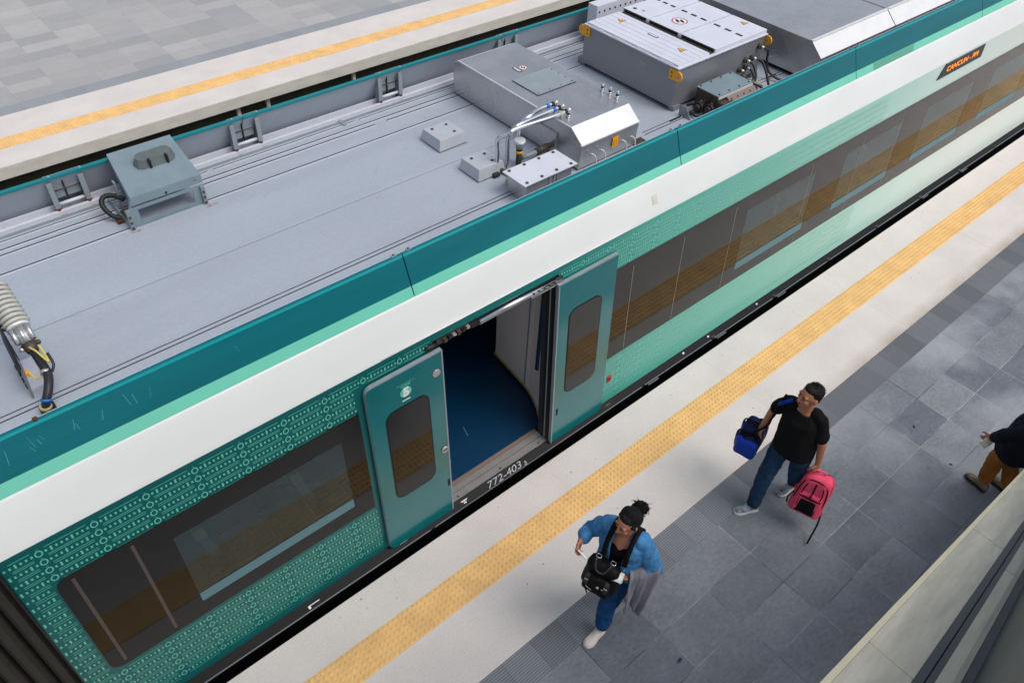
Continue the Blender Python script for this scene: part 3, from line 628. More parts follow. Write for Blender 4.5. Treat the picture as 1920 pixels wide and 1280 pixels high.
# --- doorway: threshold, floor, interior
mb = MB()
mb.box(2.50, 3.835, 3.452, 3.532, 0.0, 0.052, 'alu'); mb.box(2.55, 3.80, 3.536, 3.598, 0.0, 0.058, 'alu'); mb.box(2.55, 3.80, 3.600, 3.645, 0.0, 0.06, 'alu_w')
mb.box(2.55, 3.80, 3.5325, 3.5355, 0.0, 0.053, 'dark')
for x in (2.66, 3.19, 3.7): mb.box(x, x+0.02, 3.475, 3.49, 0.052, 0.0535, 'dark')
mb.build('door_threshold', T)
mb = MB(); mb.box(TX0+0.1, 24, 3.645, 6.5, 0.0, 0.057, 'bluefloor')
for a, b, c, d in ((2.86, 3.84, 2.90, 3.97), (3.2, 4.0, 3.235, 4.12), (2.75, 3.9, 2.77, 3.93)): mb.face([(a, b, 0.0585), (a+0.006, b, 0.0585), (c+0.006, d, 0.0585), (c, d, 0.0585)], 'alu')
mb.build('saloon_floor', T)
mb = MB()
wall = [(3.84, 3.60), (3.90, 3.68), (3.975, 3.80), (4.035, 3.93), (4.075, 4.06), (4.09, 4.16), (4.12, 4.42), (4.15, 4.70), (4.6, 4.72), (4.6, 3.6)]
i1 = mb.mi('iwall')
mb.prism(wall, 'z', 0.13, 2.12, 'iwall'); mb.prism([(x-0.012 if x < 4.5 else x, y+(0.008 if y > 4.5 else 0)) for x, y in wall], 'z', 0.058, 0.112, 'dark')
mb.prism([(x-0.016 if x < 4.5 else x, y+(0.01 if y > 4.5 else 0)) for x, y in wall], 'z', 0.113, 0.128, 'seatb')
for f in mb.bm.faces: f.smooth = False
o = mb.build('draught_screen', T)
mb = MB(); mb.box(3.985, 4.01, 3.86, 3.90, 0.62, 2.11, 'handblue', bev=0.004); mb.build('blue_handrail', o)
mb = MB(); mb.box(4.078, 4.092, 4.12, 4.14, 0.14, 2.1, 'graymetal'); mb.build('panel_joint', o)
mb = MB(); mb.box(TX0+0.05, 2.24, 3.6, 6.52, 2.2, 2.24, 'idark'); mb.box(2.24, 5.1, 3.62, 5.4, 2.2, 2.24, 'iwall'); mb.box(2.24, 5.1, 5.4, 6.52, 2.2, 2.24, 'idark'); mb.box(5.1, 24, 3.6, 6.52, 2.2, 2.24, 'idark'); mb.box(2.24, 2.25, 3.66, 5.2, 0.06, 2.19, 'iwall'); mb.box(TX0+0.05, 24, 6.45, 6.5, 0.05, 0.8, 'ilin'); mb.box(TX0+0.05, 24, 6.45, 6.5, 1.75, 2.2, 'idark'); mb.box(1.8, 5.2, 6.45, 6.5, 0.8, 1.75, 'idark'); mb.box(5.1, 5.14, 4.2, 6.4, 0.05, 2.2, 'idark'); mb.box(TX0+0.02, TX0+0.06, 3.62, 6.5, 0.05, 2.2, 'idark')
mb.box(2.2, 2.239, 3.66, 6.4, 0.05, 2.2, 'idark'); mb.build('saloon_lining', T)  # dark partitions and rear faces added to keep the vestibule in shade
# door gear above the opening
mb = MB()
mb.box(2.50, 3.84, 3.58, 3.62, 2.15, 2.20, 'dark')
mb.cyl((2.95, 3.555, 2.118), (3.84, 3.555, 2.118), 0.024, 'chrome'); mb.box(2.55, 3.84, 3.585, 3.62, 2.075, 2.145, 'grime')
mb.box(3.5, 3.84, 3.535, 3.56, 2.078, 2.096, 'chrome'); mb.box(2.95, 3.84, 3.57, 3.60, 2.09, 2.11, 'graymetal'); mb.box(2.5, 3.84, 3.62, 3.64, 2.03, 2.07, 'seatb')
for k in range(5): mb.sphere((3.52+0.06*k, 3.532, 2.128), 0.009, 'dark')
for k in range(8): mb.box(2.60+0.045*k, 2.63+0.045*k, 3.545, 3.575, 2.10+0.008*(k % 3), 2.13+0.008*(k % 2), ['grime', 'dark', 'alu'][k % 3])
mb.box(2.86, 2.93, 3.535, 3.57, 2.11, 2.145, 'dark'); mb.build('door_gear', T)
# black end pieces of the door track on the outside
mb = MB()
for x in (2.47, 3.82):
    mb = MB(); mb.sphere((x, 3.555, 2.125), 0.028, 'dark', sc=(1.9, 0.8, 0.8)); mb.build('track_end_cap', T)

# --- plug door leaves
def leaf(x0, x1, hinge_left):
    off = 0.048; z0, z1 = 0.062, 2.078; r = 0.07; th = 0.035
    def outline(x0, x1, z0, z1, r, corners, n=6):
        P = []
        for (cx, cz, a0, flag) in ((x1-r, z1-r, 0, corners[0]), (x0+r, z1-r, PI/2, corners[1]), (x0+r, z0+r, PI, corners[2]), (x1-r, z0+r, 3*PI/2, corners[3])):
            if flag: P += [(cx+r*math.cos(a0+PI/2*k/n), cz+r*math.sin(a0+PI/2*k/n)) for k in range(n+1)]
            else:
                c_ = {0: (x1, z1), 1: (x0, z1), 2: (x0, z0), 3: (x1, z0)}[int(round(a0/(PI/2)))]; P.append(c_)
        return P
    cr = (0, 1, 1, 0) if hinge_left else (0, 0, 0, 1)
    mb = MB(); P = outline(x0, x1, z0, z1, r, cr)
    F = [mb.bm.verts.new((x, sy(z, off), z)) for x, z in P]; B = [mb.bm.verts.new((x, sy(z, off-th), z)) for x, z in P]
    i = mb.mi('doorp'); j = mb.mi('graymetal')
    f = mb.bm.faces.new(F); f.material_index = i
    f = mb.bm.faces.new(B[::-1]); f.material_index = i
    for k in range(len(P)):
        f = mb.bm.faces.new([F[k], F[(k+1) % len(P)], B[(k+1) % len(P)], B[k]]); f.material_index = j
    # grey rubber edge on the closing side
    e = x1 if hinge_left else x0; s_ = -1 if hinge_left else 1
    mb.face([(e, sy(z0, off+0.002), z0), (e+s_*0.014, sy(z0, off+0.002), z0), (e+s_*0.014, sy(z1, off+0.002), z1), (e, sy(z1, off+0.002), z1)], 'graymetal')
    mb.face([(x0+0.02, sy(z1-0.010, off+0.0015), z1-0.010), (x1, sy(z1-0.010, off+0.0015), z1-0.010), (x1, sy(z1, off+0.0015), z1), (x0+0.02, sy(z1, off+0.0015), z1)], 'graymetal')
    D = mb.build('door', T)
    wx0, wx1 = (1.99, 2.385) if hinge_left else (3.955, 4.355)
    wz0, wz1 = 0.68, 1.715
    def plate(x0, x1, z0, z1, r, m, o, name):
        mb = MB(); P = outline(x0, x1, z0, z1, r, (1, 1, 1, 1), 7); mb.face([(x, sy(z, off+o), z) for x, z in P], m); return mb.build(name, D)
    plate(wx0-0.012, wx1+0.012, wz0-0.012, wz1+0.012, 0.095, 'dark', 0.002, 'window_seal')
    plate(wx0, wx1, wz0, wz1, 0.085, 'doorglass', 0.004, 'window')
    def disc(x, z, r, m, o, name, t=0.01):
        mb = MB(); mb.cyl((x, sy(z, off-0.001), z), (x, sy(z, off+o), z), r, m, n=24); return mb.build(name, D)
    if hinge_left:
        disc(2.482, 1.875, 0.037, 'alu', 0.010, 'door_sensor')
        b = disc(2.505, 0.95, 0.036, 'alu', 0.014, 'door_button')
        text('button_mark', "<>", 0.05, 'black', (2.505, sy(0.95, off+0.0155), 0.95), (1, 0, 0), (0, KS, 1), D)
        disc(2.19, 1.855, 0.052, 'mint_decal', 0.003, 'number_disc')
        text('coach_number', "5", 0.115, 'signw', (2.19, sy(1.855, off+0.0045), 1.855), (1, 0, 0), (0, KS, 1), D, bold=0.006)
        text('coach_word', "COCHE", 0.026, 'mint_decal', (2.19, sy(1.925, off+0.003), 1.925), (1, 0, 0), (0, KS, 1), D)
        for (a, b_, c, d, m) in ((2.115, 2.275, 1.945, 1.949, 'mint_decal'), (2.15, 2.225, 1.768, 1.780, 'signw')):
            mb = MB(); mb.face([(a, sy(c, off+0.002), c), (b_, sy(c, off+0.002), c), (b_, sy(d, off+0.002), d), (a, sy(d, off+0.002), d)], m); mb.build('badge_line', D)
    hx = 2.525 if hinge_left else 3.865
    mb = MB(); mb.box(hx-0.012, hx+0.012, sy(0.475, off+0.004), sy(0.475, off-0.01), 0.43, 0.52, 'black', bev=0.003); mb.build('handle_slot', D)
    return D
leaf(1.845, 2.555, True); leaf(3.80, 4.535, False)
# red emergency release on the pattern
mb = MB(); mb.box(4.63, 4.685, sy(0.40, 0.012), sy(0.40, 0.0), 0.355, 0.445, 'red', bev=0.004); mb.cyl((4.657, sy(0.4, 0.012), 0.405), (4.657, sy(0.4, 0.017), 0.405), 0.018, 'black'); mb.build('emergency_release', T)
# side destination display
mb = MB(); z0, z1 = 2.035, 2.215; o = 0.010
mb.face([(10.42, sy(z0, o), z0), (11.62, sy(z0, o), z0), (11.62, sy(z1, o), z1), (10.55, sy(z1, o), z1)], 'ledpanel')
mb.face([(10.42, sy(z0, o), z0), (10.55, sy(z1, o), z1), (10.55, sy(z1, 0), z1), (10.42, sy(z0, 0), z0)], 'ledpanel')
D = mb.build('destination_display', T)
text('led_text', "CANCUN - PM", 0.100, 'led', (11.04, sy(2.125, o+0.002), 2.125), (1, 0, 0), (0, KS, 1), D, bold=0.0, sx=1.32)
# small rating plate on the white band
mb = MB(); mb.hexa([(5.03, 3.613, 2.335), (5.10, 3.613, 2.335), (5.10, 3.62, 2.335), (5.03, 3.62, 2.335), (5.03, 3.648, 2.425), (5.10, 3.648, 2.425), (5.10, 3.66, 2.425), (5.03, 3.66, 2.425)], 'esctrim')
mb.face([(5.042, 3.6155, 2.35), (5.088, 3.6155, 2.35), (5.088, 3.643, 2.415), (5.042, 3.643, 2.415)], 'pale'); mb.build('marker_plate', T)
# --- gangway bellows at the car end
mb = MB(); n = 15; P = []
for k in range(n):
    a = -0.60-0.115*k
    P += [(a, 3.66), (a-0.012, 3.59), (a-0.035, 3.555), (a-0.075, 3.555), (a-0.10, 3.59)]
P = P+[(P[-1][0]-.01, 3.72), (-0.60, 3.72)]
mb.prism(P, 'z', 0.0, 2.42, 'bellows'); mb.box(-2.3, -0.6, 3.72, 6.4, 0.0, 2.42, 'bellows')
mb.box(-0.60, -0.586, 3.52, 6.5, -0.4, 2.2, 'dark'); mb.build('gangway_bellows', T)
# --- seats seen through the panes
def seat(x, y=4.05):
    s = MB(); s.box(x, x+0.44, y-0.22, y+0.22, 0.44, 0.54, 'seatf', bev=0.03); s.hexa([(x-0.02, y-0.21, 0.5), (x+0.07, y-0.21, 0.5), (x+0.07, y+0.21, 0.5), (x-0.02, y+0.21, 0.5), (x-0.16, y-0.2, 1.2), (x-0.09, y-0.2, 1.2), (x-0.09, y+0.2, 1.2), (x-0.16, y+0.2, 1.2)], 'seatf')
    s.hexa([(x-0.168, y-0.21, 1.2), (x-0.08, y-0.21, 1.2), (x-0.08, y+0.21, 1.2), (x-0.168, y+0.21, 1.2), (x-0.18, y-0.19, 1.30), (x-0.10, y-0.19, 1.30), (x-0.10, y+0.19, 1.30), (x-0.18, y+0.19, 1.30)], 'seatb')
    s.box(x+0.1, x+0.3, y-0.05, y+0.05, 0.05, 0.44, 'dark'); s.box(x+0.02, x+0.40, y-0.27, y-0.235, 0.66, 0.70, 'seatb', bev=0.008)
    return s.build('seat', T)
for x in (0.62, 1.42): seat(x, 3.95)
seat(1.02, 4.45)
for k in range(5): seat(6.9+0.95*k, 3.98)

# ============================================================ ROOF EQUIPMENT (bolted to the train)
def bolts(mb, pts, r=0.011, m='grime', h=0.008):
    for p in pts: mb.cyl(p, (p[0], p[1], p[2]+h), r, m, n=8)
# air treatment housing with sloping lid
mb = MB()
y0, y1 = 5.745, 6.24
mb.hexa([(1.215, 5.745, 2.765), (1.80, 5.745, 2.765), (1.80, 6.262, 2.885), (1.275, 6.262, 2.885), (1.225, 5.748, 2.805), (1.80, 5.748, 2.805), (1.80, 6.262, 2.925), (1.275, 6.262, 2.925)], 'greyblue')
mb.hexa([(1.215, 5.738, 2.735), (1.80, 5.738, 2.735), (1.80, 5.752, 2.735), (1.215, 5.752, 2.735), (1.225, 5.742, 2.803), (1.80, 5.742, 2.803), (1.80, 5.756, 2.803), (1.225, 5.756, 2.803)], 'greyblue')
mb.hexa([(1.79, 5.745, 2.73), (1.80, 5.745, 2.73), (1.80, 6.2, 2.78), (1.79, 6.2, 2.78), (1.79, 5.745, 2.80), (1.80, 5.745, 2.80), (1.80, 6.26, 2.92), (1.79, 6.26, 2.92)], 'greyblue')
mb.box(1.28, 1.78, 6.2, 6.215, 2.552, 2.90, 'greyblue')
mb.box(1.73, 1.755, 5.74, 5.76, 2.745, 2.775, 'rust')
mb.box(1.49, 1.505, 5.736, 5.739, 2.742, 2.762, 'black')
H_ = mb.build('vent_housing', T)
mb = MB()      # front plate with its cut-out
fx0, fx1, fz0, fz1 = 1.155, 1.79, 2.552, 2.745
def plate4(a, b, c, d): mb.box(a, b, 5.725, 5.735, c, d, 'greyblue')
plate4(fx0, fx1, fz0, 2.59); plate4(fx0, fx1, 2.70, 2.725); plate4(fx0, 1.25, 2.59, 2.70); plate4(1.70, fx1, 2.59, 2.70)
for x in (fx0, fx1-0.03): mb.box(x, x+0.03, 5.70, 5.725, fz0, 2.72, 'greyblue')
for x in (1.17, 1.775):
    for z in (2.57, 2.62, 2.67): mb.sphere((x, 5.70, z), 0.011, 'rust')
mb.box(1.155, 1.165, 5.735, 6.2, 2.552, 2.60, 'greyblue'); mb.hexa([(1.16, 5.735, 2.60), (1.17, 5.735, 2.60), (1.19, 5.80, 2.6), (1.18, 5.80, 2.6), (1.21, 5.735, 2.77), (1.22, 5.735, 2.77), (1.23, 5.80, 2.77), (1.22, 5.80, 2.77)], 'greyblue'); mb.box(1.20, 1.215, 6.0, 6.04, 2.552, 2.82, 'greyblue'); mb.build('front_plate', H_)
mb = MB()
P = [(-0.17, 0), (-0.15, -0.05), (-0.11, -0.07), (0.11, -0.07), (0.15, -0.05), (0.17, 0), (0.15, 0.045), (0.11, 0.06), (-0.11, 0.06), (-0.15, 0.045)]
def lidz(x, y): return 2.80+(y-5.74)*(0.125/0.522)
A = [mb.bm.verts.new((1.565+u, 6.045+v, lidz(0, 6.045+v)+0.001)) for u, v in P]; B = [mb.bm.verts.new((1.565+u*0.86, 6.045+v*0.62, lidz(0, 6.045+v)+0.068)) for u, v in P]; mb.mi('cowl')
for k in range(len(P)):
    f = mb.bm.faces.new([A[k], A[(k+1) % len(P)], B[(k+1) % len(P)], B[k]]); f.material_index = mb.mi('cowl')
mb.bm.faces.new(B)
for x in (1.50, 1.64): mb.box(x, x+0.016, 5.966, 6.03, lidz(0, 5.97)+0.002, lidz(0, 5.97)+0.072, 'dark')
mb.build('vent_cowl', H_)
mb = MB(); mb.tube([(1.20, 5.86, 2.56), (1.10, 5.90, 2.60), (1.06, 5.97, 2.68), (1.10, 6.02, 2.72), (1.18, 6.02, 2.70), (1.235, 5.98, 2.66)], 0.02, 'dark', sub=5)
mb.box(1.10, 1.16, 5.84, 5.9, 2.552, 2.58, 'rust', bev=0.005); mb.box(1.16, 1.23, 5.8, 5.95, 2.56, 2.6, 'grime'); mb.build('looped_hose', H_)
# two antenna caps
def cap(x0, x1, y0, y1, dx=0):
    mb = MB(); mb.box(x0, x1, y0, y1, DZ+0.012, 2.665, 'capgrey', bev=0.006, ins=0.022); mb.box(x0+0.02, x1-0.02, y0+0.02, y1-0.02, DZ, DZ+0.014, 'dark')
    bolts(mb, [(x0+0.085, y1-0.08, 2.664), (x1-0.085, y1-0.085, 2.664), (x1-0.10, y0+0.08, 2.664)], 0.014)
    return mb.build('antenna_cap', T)
cap(3.80, 4.13, 5.19, 5.50); cap(3.775, 4.09, 4.59, 4.88)
# low junction box with bolted lid
mb = MB(); mb.box(3.895, 4.42, 4.10, 4.34, DZ, 2.742, 'steel'); mb.box(3.85, 4.465, 4.075, 4.368, 2.744, 2.757, 'pale', bev=0.004)
bolts(mb, [(3.90+0.17*k, 4.335, 2.757) for k in range(4)]+[(3.90+0.17*k, 4.105, 2.757) for k in range(4)], 0.014, 'grime')
for x in (4.15, 4.2, 4.24): mb.box(x, x+0.015, 4.09, 4.10, 2.6, 2.73, 'alu')
mb.box(3.86, 3.96, 4.06, 4.1, DZ, 2.59, 'seatb'); mb.sphere((3.86, 4.07, 2.57), 0.03, 'grime'); mb.build('junction_box', T)
# stainless air unit with chamfered ends
def chamf(name, x0, x1, prof, mside, mtop, mch):
    mb = MB(); mb.prism(prof, 'x', x0, x1, mside, ml=mtop); return mb
prof = [(4.205, 2.572), (4.192, 2.815), (4.348, 2.93), (5.955, 2.93), (6.045, 2.885), (6.05, 2.572)]
mb = MB(); mb.prism(prof, 'x', 4.62, 5.365, 'steel', ml=['steel', 'steel_b', 'steel', 'steel_b', 'steel', 'steel'])  # chamfers take a lighter steel, their bright catch of light coloured in
mb.box(4.66, 5.33, 4.25, 6.0, DZ, 2.57, 'dark')
mb.box(4.612, 4.622, 4.35, 5.955, 2.924, 2.9335, 'steel_b'); mb.box(4.613, 5.372, 4.185, 4.20, 2.806, 2.816, 'steel_b')
mb.box(4.60, 4.6195, 4.5, 4.9, 2.64, 2.80, 'steel', bev=0.004)
mb.box(5.36, 5.42, 4.30, 4.40, DZ, 2.6, 'grime'); mb.box(5.37, 5.52, 4.12, 4.27, DZ, 2.565, 'grime'); mb.box(5.37, 5.6, 4.27, 4.5, DZ, 2.56, 'deck')
for k, x in enumerate((4.74, 4.86, 5.14, 5.26)): mb.tube([(x, 4.195, 2.69), (x+0.01, 4.155, 2.70), (x+0.03, 4.14, 2.66), (x+0.035, 4.14, 2.60)], 0.006, 'signw', n=6); mb.sphere((x, 4.17, 2.70), 0.013, 'alu')
U = mb.build('air_unit', T)
mb = MB(); mb.box(4.772, 5.252, 4.955, 5.32, 2.931, 2.939, 'graymetal', bev=0.002); mb.box(4.765, 4.772, 4.95, 5.325, 2.9305, 2.9325, 'groove_shade'); mb.box(4.765, 5.26, 4.945, 4.954, 2.9305, 2.9325, 'groove_shade'); bolts(mb, [(4.80+0.14*k, 4.975, 2.939) for k in range(4)]+[(5.235, 4.97+0.1*k, 2.939) for k in range(4)], 0.006, 'groove_shade', 0.003); mb.build('access_hatch', U)
def ban_sign(x, y, z, r, parent):
    mb = MB(); mb.cyl((x, y, z), (x, y, z+0.002), r, 'signw', n=28); n = 28
    for k in range(n):
        a, b = 2*PI*k/n, 2*PI*(k+1)/n
        mb.face([(x+r*math.cos(a), y+r*math.sin(a), z+0.0028), (x+r*math.cos(b), y+r*math.sin(b), z+0.0028), (x+r*0.85*math.cos(b), y+r*0.85*math.sin(b), z+0.0028), (x+r*0.85*math.cos(a), y+r*0.85*math.sin(a), z+0.0028)], 'red')
    for s_ in (-0.28, 0.28):
        mb.sphere((x+r*s_*0.7, y-r*s_*0.75, z+0.0025), r*0.5, 'black', sc=(0.42, 1, 0.01), mtx=Matrix.Rotation(-0.5, 3, 'Z'))
    c, s2 = math.cos(PI/4), math.sin(PI/4)
    return mb.build('ban_sign', parent)
ban_sign(5.042, 5.475, 2.9305, 0.042, U)
def label(x0, x1, y0, y1, z, parent, a='black', b='pale'):
    mb = MB(); mb.box(x0, x1, y0, y1, z, z+0.002, a); e = 0.008; mb.box(x0+e, x1-e, y0+e, y1-e, z+0.002, z+0.003, b); return mb.build('nameplate', parent)
label(4.945, 4.985, 5.42, 5.53, 2.9305, U)
def tri(x, y, z, r, parent, axis='z'):
    mb = MB()
    def P(a, q, h): 
        u, v = q*math.cos(a), q*math.sin(a)
        return (x+u, y+v, z+h) if axis == 'z' else (x+u, y-h, z+v)
    mb.face([P(PI/2+2*PI*k/3, r, 0.002) for k in range(3)], 'black'); mb.face([P(PI/2+2*PI*k/3, r*0.86, 0.003) for k in range(3)], 'warn')
    q = [(0.12, 0.42), (-0.16, -0.02), (0.02, -0.02), (-0.06, -0.40), (0.20, 0.06), (0.04, 0.06)]
    mb.face([(x+u*r, y+v*r, z+0.004) if axis == 'z' else (x+u*r, y-0.004, z+v*r) for u, v in q], 'black')
    return mb.build('warning_triangle', parent)
mb = MB(); mb.box(5.02, 5.10, 4.186, 4.190, 2.66, 2.76, 'warn'); mb.box(5.035, 5.085, 4.183, 4.1855, 2.68, 2.735, 'yellow'); mb.build('warning_label', U)
def fittings(pts, parent, name='pipe_fitting'):
    for x, y, z in pts:
        mb = MB(); mb.cyl((x, y, z), (x, y, z+0.03), 0.02, 'chrome', n=10); mb.cyl((x, y, z+0.03), (x, y, z+0.055), 0.015, 'grime', n=6); mb.cyl((x, y, z+0.055), (x, y, z+0.075), 0.019, 'chrome', n=10); mb.build(name, parent)
fittings([(5.335, 4.67, 2.93), (5.34, 4.575, 2.93), (5.34, 4.48, 2.93)], U)
fittings([(4.72, 4.66, 2.93), (4.72, 4.575, 2.93), (4.72, 4.49, 2.93)], U)
for k, (yy, xb, yb, zb, ye) in enumerate(((4.66, 4.27, 4.64, 2.57, 4.62), (4.575, 4.105, 4.60, 2.57, 4.56), (4.49, 4.015, 4.63, 2.58, 4.52))):
    zt = 3.0
    mb = MB(); mb.tube([(4.72, yy, zt), (4.5, yy, zt), (xb+0.11, ye, zt), (xb+0.035, ye+0.01, zt-0.03), (xb, yb, 2.88), (xb, yb, 2.75), (xb, yb, zb)], 0.020, 'chrome', n=10, sub=5)
    mb.cyl((4.60, yy, zt), (4.63, yy, zt), 0.0215, 'bluetape' if k != 2 else 'seatb'); mb.cyl((4.66, yy, zt), (4.69, yy, zt), 0.022, 'dark'); mb.sphere((4.72, yy, zt), 0.026, 'alu')
    mb.build('coolant_pipe', T)
mb = MB(); mb.tube([(4.02, 4.63, 2.6), (4.04, 4.6, 2.585), (4.07, 4.5, 2.58), (4.1, 4.36, 2.6)], 0.02, 'grime'); mb.cyl((3.96, 4.44, 2.59), (4.02, 4.36, 2.59), 0.02, 'seatb'); mb.box(3.93, 4.0, 4.56, 4.7, DZ, 2.59, 'groove_shade', bev=0.008); mb.build('pipe_elbow', T)
mb = MB(); mb.cyl((4.225, 4.575, DZ), (4.225, 4.575, 2.70), 0.026, 'groove_shade'); mb.cyl((4.225, 4.575, 2.70), (4.225, 4.575, 2.73), 0.03, 'warn'); mb.cyl((4.225, 4.575, 2.73), (4.225, 4.575, 2.75), 0.03, 'dark')
mb.cyl((4.225, 4.575, 2.75), (4.225, 4.575, 2.80), 0.034, 'graymetal'); mb.cyl((4.225, 4.575, 2.80), (4.225, 4.575, 2.835), 0.048, 'steel_b', r1=0.05); mb.cyl((4.26, 4.575, 2.64), (4.42, 4.56, 2.65), 0.022, 'graymetal'); mb.cyl((4.42, 4.56, 2.65), (4.56, 4.56, 2.66), 0.034, 'grime', n=8); mb.cyl((4.56, 4.56, 2.66), (4.62, 4.56, 2.66), 0.024, 'grime', n=8)
mb.tube([(4.27, 4.5, 2.6), (4.33, 4.47, 2.57), (4.28, 4.62, 2.57)], 0.008, 'signw', n=6); mb.build('filter_valve', T)
# --- large equipment container with lids
mb = MB()
ax0, ax1, ay0, ay1, az0, az1 = 6.165, 7.60, 4.447, 5.745, 2.595, 3.0
mb.box(ax0, ax1, ay0, ay1, az0, az1, 'brushed'); mb.box(ax0-0.012, ax1+0.012, ay0-0.014, ay1+0.012, az1, az1+0.012, 'pale')
for x in (ax0+0.02, ax1-0.12): mb.box(x, x+0.1, ay0-0.02, ay0+0.05, DZ, 2.6, 'brushed'); mb.box(x, x+0.1, ay1-0.03, ay1+0.08, DZ, 2.62, 'brushed')
mb.box(ax0+0.06, ax1-0.05, ay0+0.06, ay1-0.06, DZ, 2.594, 'dark')
for k in range(16): mb.cyl((ax0+0.05+0.09*k, ay0-0.0142, az1-0.012), (ax0+0.05+0.09*k, ay0-0.018, az1-0.012), 0.006, 'grime', n=6)
K = mb.build('equipment_container', T)
mb = MB(); mb.box(ax0+0.012, 6.66, ay0+0.02, ay1-0.01, az1+0.012, az1+0.032, 'pale', bev=0.003)
for k in range(5): mb.box(6.25+0.088*k, 6.252+0.088*k, ay0+0.03, ay1-0.02, az1+0.0321, az1+0.0335, 'deck')
for k in range(4): mb.box(ax0+0.0, ax0+0.012, ay0+0.08+0.32*k, ay0+0.26+0.32*k, az1+0.0125, az1+0.02, 'steel_b')
L1 = mb.build('ribbed_lid', K)
tri(6.50, 5.545, az1+0.033, 0.055, K); tri(6.475, 4.68, az1+0.033, 0.055, K); label(6.475, 6.515, 5.02, 5.15, az1+0.0335, K)
mb = MB(); mb.box(6.665, 6.735, ay0+0.02, ay1-0.01, az1+0.0125, az1+0.014, 'grime'); mb.build('lid_gutter', K)
for k, (a, b) in enumerate(((4.455, 4.925), (4.94, 5.375), (5.39, 5.75))):
    mb = MB(); mb.box(6.74, 7.607, a, b, az1+0.0135, az1+0.052, 'pale', bev=0.004)
    mb.box(6.737, 6.7395, a+0.02, b-0.02, az1+0.015, az1+0.047, 'black')
    c = (a+b)/2; w = (b-a)/3.6
    for q in (-1, 0, 1): mb.box(7.215, 7.25, c+q*w*1.12-w*0.32, c+q*w*1.12+w*0.32, az1+0.0522, az1+0.0535, 'black')
    if k == 2: mb.cyl((6.83, 5.66, az1+0.052), (6.83, 5.66, az1+0.0535), 0.022, 'black'); mb.cyl((6.86, 5.56, az1+0.052), (6.86, 5.56, az1+0.0535), 0.02, 'graymetal')
    mb.build('cover_panel', K)
ban_sign(6.975, 5.14, az1+0.0525, 0.088, K); tri(7.525, 4.70, az1+0.053, 0.052, K)
def eye(x, y, z, sx):
    mb = MB(); P = []
    for k in range(17):
        a = -PI/2+PI*k/16; P.append((0.05+0.05*math.cos(a), 0.05*math.sin(a)))
    P = [(-0.06, -0.05), *P, (-0.06, 0.05)]
    A = [mb.bm.verts.new((x-0.012, y+sx*u, z+v)) for u, v in P]; B = [mb.bm.verts.new((x+0.004, y+sx*u, z+v)) for u, v in P]
    for k in range(len(P)): mb.bm.faces.new([A[k], A[(k+1) % len(P)], B[(k+1) % len(P)], B[k]])
    mb.bm.faces.new(A[::-1]); mb.bm.faces.new(B); mb.mi('yellow')
    mb.cyl((x-0.0135, y+sx*0.055, z), (x+0.0055, y+sx*0.055, z), 0.023, 'warn', n=14); mb.cyl((x-0.0142, y+sx*0.055, z), (x+0.0062, y+sx*0.055, z), 0.016, 'graymetal', n=14)
    for q in (-0.02, 0.02): mb.cyl((x-0.016, y-sx*0.03, z+q), (x-0.01, y-sx*0.03, z+q), 0.009, 'grime', n=6)
    return mb.build('lifting_eye', K)
eye(ax0-0.005, ay0+0.03, 2.935, -1); eye(ax0-0.005, ay1-0.02, 2.945, 1); eye(ax1+0.013, ay0+0.02, 2.945, -1); eye(ax1+0.013, ay1-0.02, 2.945, 1)
mb = MB(); mb.box(6.163, 6.1655, 4.86, 4.94, 2.88, 2.91, 'graymetal'); mb.build('stamped_mark', K)
G = [((7.505, 2.90), [(7.575, 4.36, 2.86), (7.585, 4.35, 2.76), (7.60, 4.31, 2.65), (7.65, 4.20, 2.585), (7.74, 4.08, 2.575), (7.85, 3.98, 2.57)]),
     ((7.41, 2.80), [(7.47, 4.34, 2.78), (7.47, 4.26, 2.70), (7.36, 4.14, 2.66), (7.27, 4.05, 2.65), (7.22, 3.98, 2.62)]),
     ((7.30, 2.80), [(7.34, 4.35, 2.77), (7.32, 4.28, 2.70), (7.24, 4.22, 2.66)]),
     ((7.33, 2.71), [(7.36, 4.36, 2.69), (7.33, 4.3, 2.64), (7.22, 4.24, 2.62)]),
     ((7.23, 2.71), [(7.24, 4.38, 2.69), (7.19, 4.3, 2.68), (7.12, 4.2, 2.68)])]
for (gx, gz), pts in G:
    mb = MB(); mb.cyl((gx, 4.446, gz), (gx, 4.415, gz), 0.030, 'grime', n=8); mb.cyl((gx, 4.415, gz), (gx+0.02, 4.385, gz-0.004), 0.022, 'steel', r1=0.018, n=10); mb.tube([(gx+0.01, 4.40, gz)]+pts, 0.0135, 'cable'); mb.build('power_cable', K)
# connection box beside it
mb = MB(); mb.box(6.44, 6.98, 4.10, 4.375, 2.60, 2.768, 'grime'); mb.box(6.43, 6.99, 4.095, 4.38, 2.769, 2.78, 'greyblue', bev=0.003); bolts(mb, [(6.47+0.16*k, 4.355, 2.78) for k in range(4)]+[(6.47+0.16*k, 4.12, 2.78) for k in range(4)], 0.010)
mb.hexa([(6.56, 3.97, 2.62), (7.0, 3.97, 2.62), (7.0, 4.095, 2.62), (6.56, 4.095, 2.62), (6.56, 3.975, 2.68), (7.0, 3.975, 2.68), (7.0, 4.095, 2.75), (6.56, 4.095, 2.75)], 'alu_w')
mb.box(6.435, 6.985, 4.088, 4.098, 2.745, 2.767, 'steel_b'); bolts(mb, [(6.6+0.1*k, 4.05, 2.725) for k in range(4)], 0.008)
mb.box(6.44, 6.60, 4.02, 4.10, DZ, 2.72, 'grime'); mb.build('connection_box', T)
